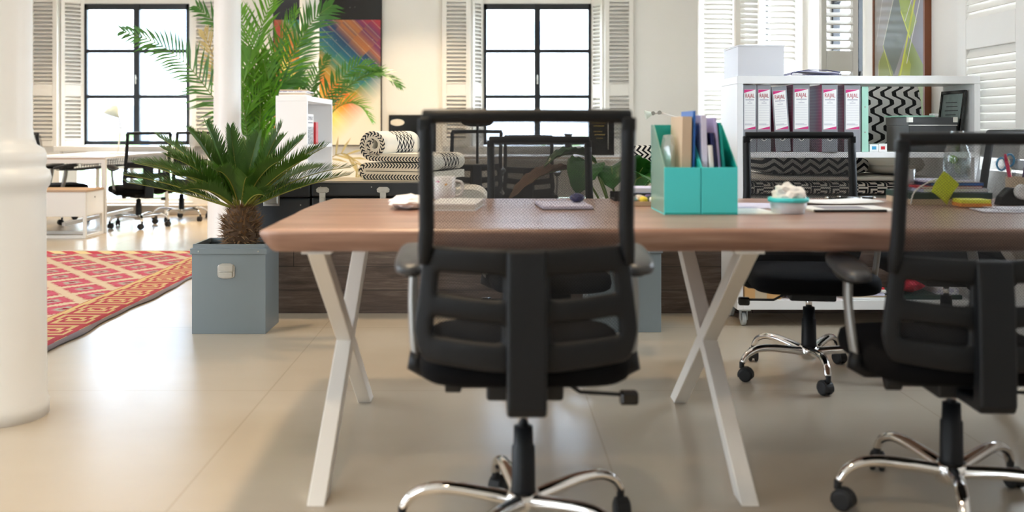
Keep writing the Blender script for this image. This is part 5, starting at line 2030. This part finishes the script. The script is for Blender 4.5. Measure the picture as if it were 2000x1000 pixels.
# small lime plant behind the shelf's left end
t = thing('small_plant', 'small lime green plant in a pale pot at the left end of the shelf', 'potted plant', (1.315, 5.62, 0.7525))
MB().lathe([(0.035, 0), (0.045, 0.07), (0.04, 0.07), (0.038, 0.06)], 24, capt=False).build('pot', M['cream'], t)
b = MB()
rnd = random.Random(5)
for i in range(90):
    a, e, rr = rnd.uniform(0, 6.3), rnd.uniform(0.1, 1.5), rnd.uniform(0.02, 0.07)
    p = Vector((math.cos(a) * math.cos(e) * rr, math.sin(a) * math.cos(e) * rr, 0.08 + math.sin(e) * rr * 1.2))
    u_ = Vector((rnd.uniform(-1, 1), rnd.uniform(-1, 1), rnd.uniform(-.5, 1))).normalized() * 0.016
    w_ = u_.cross(Vector((0.2, 0.3, 1))).normalized() * 0.009
    b.face(b.verts([p - u_, p + w_, p + u_, p - w_]))
b.build('foliage', M['lime_leaf'], t)

# ------------------------------------------------------------------ pictures on the walls
t = thing('painting', 'big painting of slanting rainbow bands under a black splash, behind the thin column', 'painting', (-2.62, YB - 0.045, 0.816))
MB().box(0, 1.27, 0.0, 0.004, 0, 2.1).build('canvas', M['art_bands'], t)
f = MB()
f.box(-0.012, 0, -0.004, 0.045, -0.012, 2.112)
f.box(1.27, 1.282, -0.004, 0.045, -0.012, 2.112)
f.box(0, 1.27, -0.004, 0.045, -0.012, 0)
f.box(0, 1.27, -0.004, 0.045, 2.1, 2.112)
f.build('frame', M['black'], t)
t = thing('painting', 'grey painting with green diamonds in a brown frame on the right wall', 'painting', (XR - 0.032, 6.58, 0.86))
t.rotation_euler = (0, 0, R(180))
MB().box(-0.004, 0.0, 0.02, 0.78, 0.02, 1.7).build('canvas', M['art_diamonds'], t)
f = MB()
f.box(-0.031, 0.008, 0, 0.02, 0, 1.72)
f.box(-0.031, 0.008, 0.78, 0.80, 0, 1.72)
f.box(-0.031, 0.008, 0.02, 0.78, 0, 0.02)
f.box(-0.031, 0.008, 0.02, 0.78, 1.70, 1.72)
f.build('frame', M['frame_wood'], t)
t = thing('dark_picture', 'dark glossy framed picture low on the wall behind the rolled mattress', 'picture', (-1.255, YB - 0.03, 0.724))
MB().box(0.02, 0.54, 0.008, 0.012, 0.02, 0.43).build('picture_glass', M['gloss_black'], t)
f = MB()
for q in ((0, 0.02, 0, 0.45), (0.54, 0.56, 0, 0.45)):
    f.box(q[0], q[1], 0, 0.028, q[2], q[3])
f.box(0.02, 0.54, 0, 0.028, 0, 0.02)
f.box(0.02, 0.54, 0, 0.028, 0.43, 0.45)
f.build('frame', M['black'], t, bevel=0.002)
el = [(0.10 + 0.085 * math.cos(2 * PI * k / 28), 0.36 + 0.04 * math.sin(2 * PI * k / 28)) for k in range(28)]
MB().prism(el, 0.0065, 0.008, 'y').build('painted_lamp_reflection', M['cream'], t)  # reflection of a lamp in the glass, painted as a flat pale oval

# ------------------------------------------------------------------ desks at the far end
t = thing('office_desk', 'white steel framed desk at the far left beside the left window', 'desk', (-3.78, 9.68, 0), 0)
MB().box(-0.84, 0, 0, 1.9, 0.715, 0.74).build('desk_top', M['white_board'], t, bevel=0.003)
MB().box(-0.842, 0.002, -0.003, 0.0, 0.714, 0.725).build('wood_edge', M['wood_strip'], t)
for x in (-0.82, -0.02):
    for y in (0.02, 1.88):
        MB().box(x - 0.02, x + 0.02, y - 0.02, y + 0.02, 0, 0.715).build('leg', M['white_metal'], t)
for x in (-0.42,):
    MB().box(x - 0.019, x + 0.019, 0.04, 1.86, 0.06, 0.095).build('floor_rail', M['white_metal'], t)
MB().box(-0.8, -0.04, 0.0, 0.035, 0.675, 0.715).build('front_rail', M['white_metal'], t)
bk = MB()
for k in range(25):
    y = 0.15 + 1.6 * k / 24
    bk.tube([(-0.56, y, 0.70), (-0.54, y, 0.60), (-0.30, y, 0.60), (-0.28, y, 0.70)], 0.003, 4)
for x, z in ((-0.55, 0.65), (-0.29, 0.65), (-0.54, 0.60), (-0.30, 0.60), (-0.42, 0.60)):
    bk.tube([(x, 0.15, z), (x, 1.75, z)], 0.003, 4)
bk.build('wire_basket', M['arm_grey'], t)
t = thing('drawer_unit', 'low white drawer unit with a wooden top in front of the far left desk', 'drawer unit', (-3.765, 9.18, 0))
MB().box(-0.68, 0, 0, 0.42, 0.20, 0.425).build('cabinet', M['white_metal'], t, bevel=0.003)
MB().box(-0.69, 0.004, -0.005, 0.425, 0.426, 0.446).build('wood_top', M['wood_strip'], t, bevel=0.002)
f = MB()
for x in (-0.665, -0.015):
    for y in (0.015, 0.405):
        f.box(x - 0.014, x + 0.014, y - 0.014, y + 0.014, 0, 0.20)
f.box(-0.651, -0.029, 0.001, 0.029, 0, 0.025)
f.box(-0.651, -0.029, 0.391, 0.419, 0, 0.025)
f.box(-0.679, -0.651, 0.029, 0.391, 0, 0.025)
f.box(-0.029, -0.001, 0.029, 0.391, 0, 0.025)
f.build('base_frame', M['white_metal'], t, bevel=0.002)
MB().box(0.0, 0.003, 0.02, 0.4, 0.212, 0.414).build('drawer', M['white_board'], t)
MB().lathe([(0.007, 0), (0.006, 0.004)], 14, M=Matrix.Translation((0.003, 0.2, 0.37)) @ Matrix.Rotation(R(90), 4, 'Y')).build('lock', M['black'], t)
for i, (x, y, a, l) in enumerate([(-4.25, 9.95, 8, 'white sheet on the far left desk near its front edge'), (-4.2, 10.45, -12, 'white sheet on the far left desk by the desk lamp'), (-4.32, 10.9, 4, 'white sheet at the window end of the far left desk')]):
    sheet('paper_sheet', l, x, y, 0.3, 0.21, 'paper', a, 0.7405, 0.004)
# desk lamp on the far left desk
def arm_lamp(label, loc, pts, head, head_dir, base_r=0.08, k=1.0):
    t = thing('desk_lamp', label, 'lamp', loc)
    MB().lathe([(base_r, 0), (base_r, 0.014), (base_r * 0.25, 0.022), (0.012, 0.03)], 28).build('lamp_base', M['white_metal'], t, smooth=False)
    for a, c in zip(pts, pts[1:]):
        MB().tube([a, c], 0.008, 8).build('arm', M['white_metal'], t)
    for p in pts[1:]:
        MB().lathe([(0.014, -0.014), (0.014, 0.014)], 14, M=Matrix.Translation(p) @ Matrix.Rotation(R(90), 4, 'X')).build('joint', M['steel'], t)
    d = Vector(head_dir).normalized()
    Mh = Matrix.Translation(head) @ d.to_track_quat('Z', 'Y').to_matrix().to_4x4() @ Matrix.Scale(k, 4)
    MB().lathe([(0.022, -0.06), (0.04, -0.045), (0.055, 0.0), (0.085, 0.055), (0.083, 0.057), (0.05, 0.0), (0.02, -0.055)], 28, M=Mh, capt=False).build('lamp_shade', M['lamp_shade_green'], t)
    return t


arm_lamp('pale green arm lamp on the far left desk in front of the window', (-3.93, 10.4, 0.7405), [(0, 0, 0.02), (0.03, 0, 0.28), (-0.02, 0, 0.52)], (-0.05, 0, 0.465), (-0.35, 0, -1))
arm_lamp('white arm lamp reaching left above the daybed, against the white wall', (1.31, 6.9, 0.0), [(0, 0, 0.02), (0.0, 0, 0.95), (0.0, 0, 1.075), (-0.165, 0, 1.125), (-0.21, 0, 1.12)], (-0.24, 0, 1.112), (-1, 0, -0.2), 0.14, 0.4)
# desk under the middle window
t = thing('office_desk', 'white desk under the middle window behind the mesh of the nearest chair', 'desk', (-0.5, 10.35, 0))
MB().box(0, 2.2, 0, 0.75, 0.70, 0.725).build('desk_top', M['white_board'], t, bevel=0.003)
MB().box(0, 2.2, -0.003, 0, 0.700, 0.712).build('wood_edge', M['wood_strip'], t)
for x in (0.03, 2.17):
    for y in (0.03, 0.72):
        MB().box(x - 0.02, x + 0.02, y - 0.02, y + 0.02, 0, 0.70).build('leg', M['white_metal'], t)
MB().box(0.05, 2.15, 0.7, 0.715, 0.25, 0.66).build('modesty_panel', M['white_metal'], t)
t = thing('black_board', 'black panel with gold lettering standing on the desk right of the middle window', 'sign', (1.02, 10.7, 0.7255), R(-2))
MB().box(0, 0.27, 0, 0.02, 0, 0.45).build('panel', M['gloss_black'], t, bevel=0.002)
b = MB()
for z, x0, x1, h in ((0.345, 0.03, 0.18, 0.012), (0.31, 0.05, 0.15, 0.008), (0.25, 0.05, 0.13, 0.008), (0.215, 0.06, 0.17, 0.012), (0.18, 0.08, 0.15, 0.006)):
    k = x0
    while k < x1:
        b.box(k, k + 0.014, -0.001, 0, z, z + h)
        k += 0.019
b.build('gold_lines', M['gold_ink'], t)
b = MB()
b.tube([(0.205, -0.004, 0.06), (0.205, -0.004, 0.36)], 0.004, 8)
b.cbox((0.205, -0.004, 0.385), (0.024, 0.006, 0.05))
b.build('fork_emblem', M['steel'], t)
t = thing('dark_vase', 'slim black vase on the desk under the middle window', 'vase', (0.79, 10.6, 0.7255))
MB().lathe([(0.05, 0), (0.055, 0.01), (0.04, 0.1), (0.034, 0.19), (0.046, 0.225), (0.042, 0.225), (0.03, 0.19)], 24, capt=False).build('vase_body', M['gloss_black'], t)
MB().lathe([(0.044, 0.22), (0.048, 0.225), (0.048, 0.232), (0.04, 0.232)], 24, capt=False, capb=False).build('rim', M['black'], t)
sheet('paper_sheet', 'white papers on the desk under the middle window', 0.72, 10.44, 0.4, 0.15, 'paper', 3, 0.7255, 0.006)
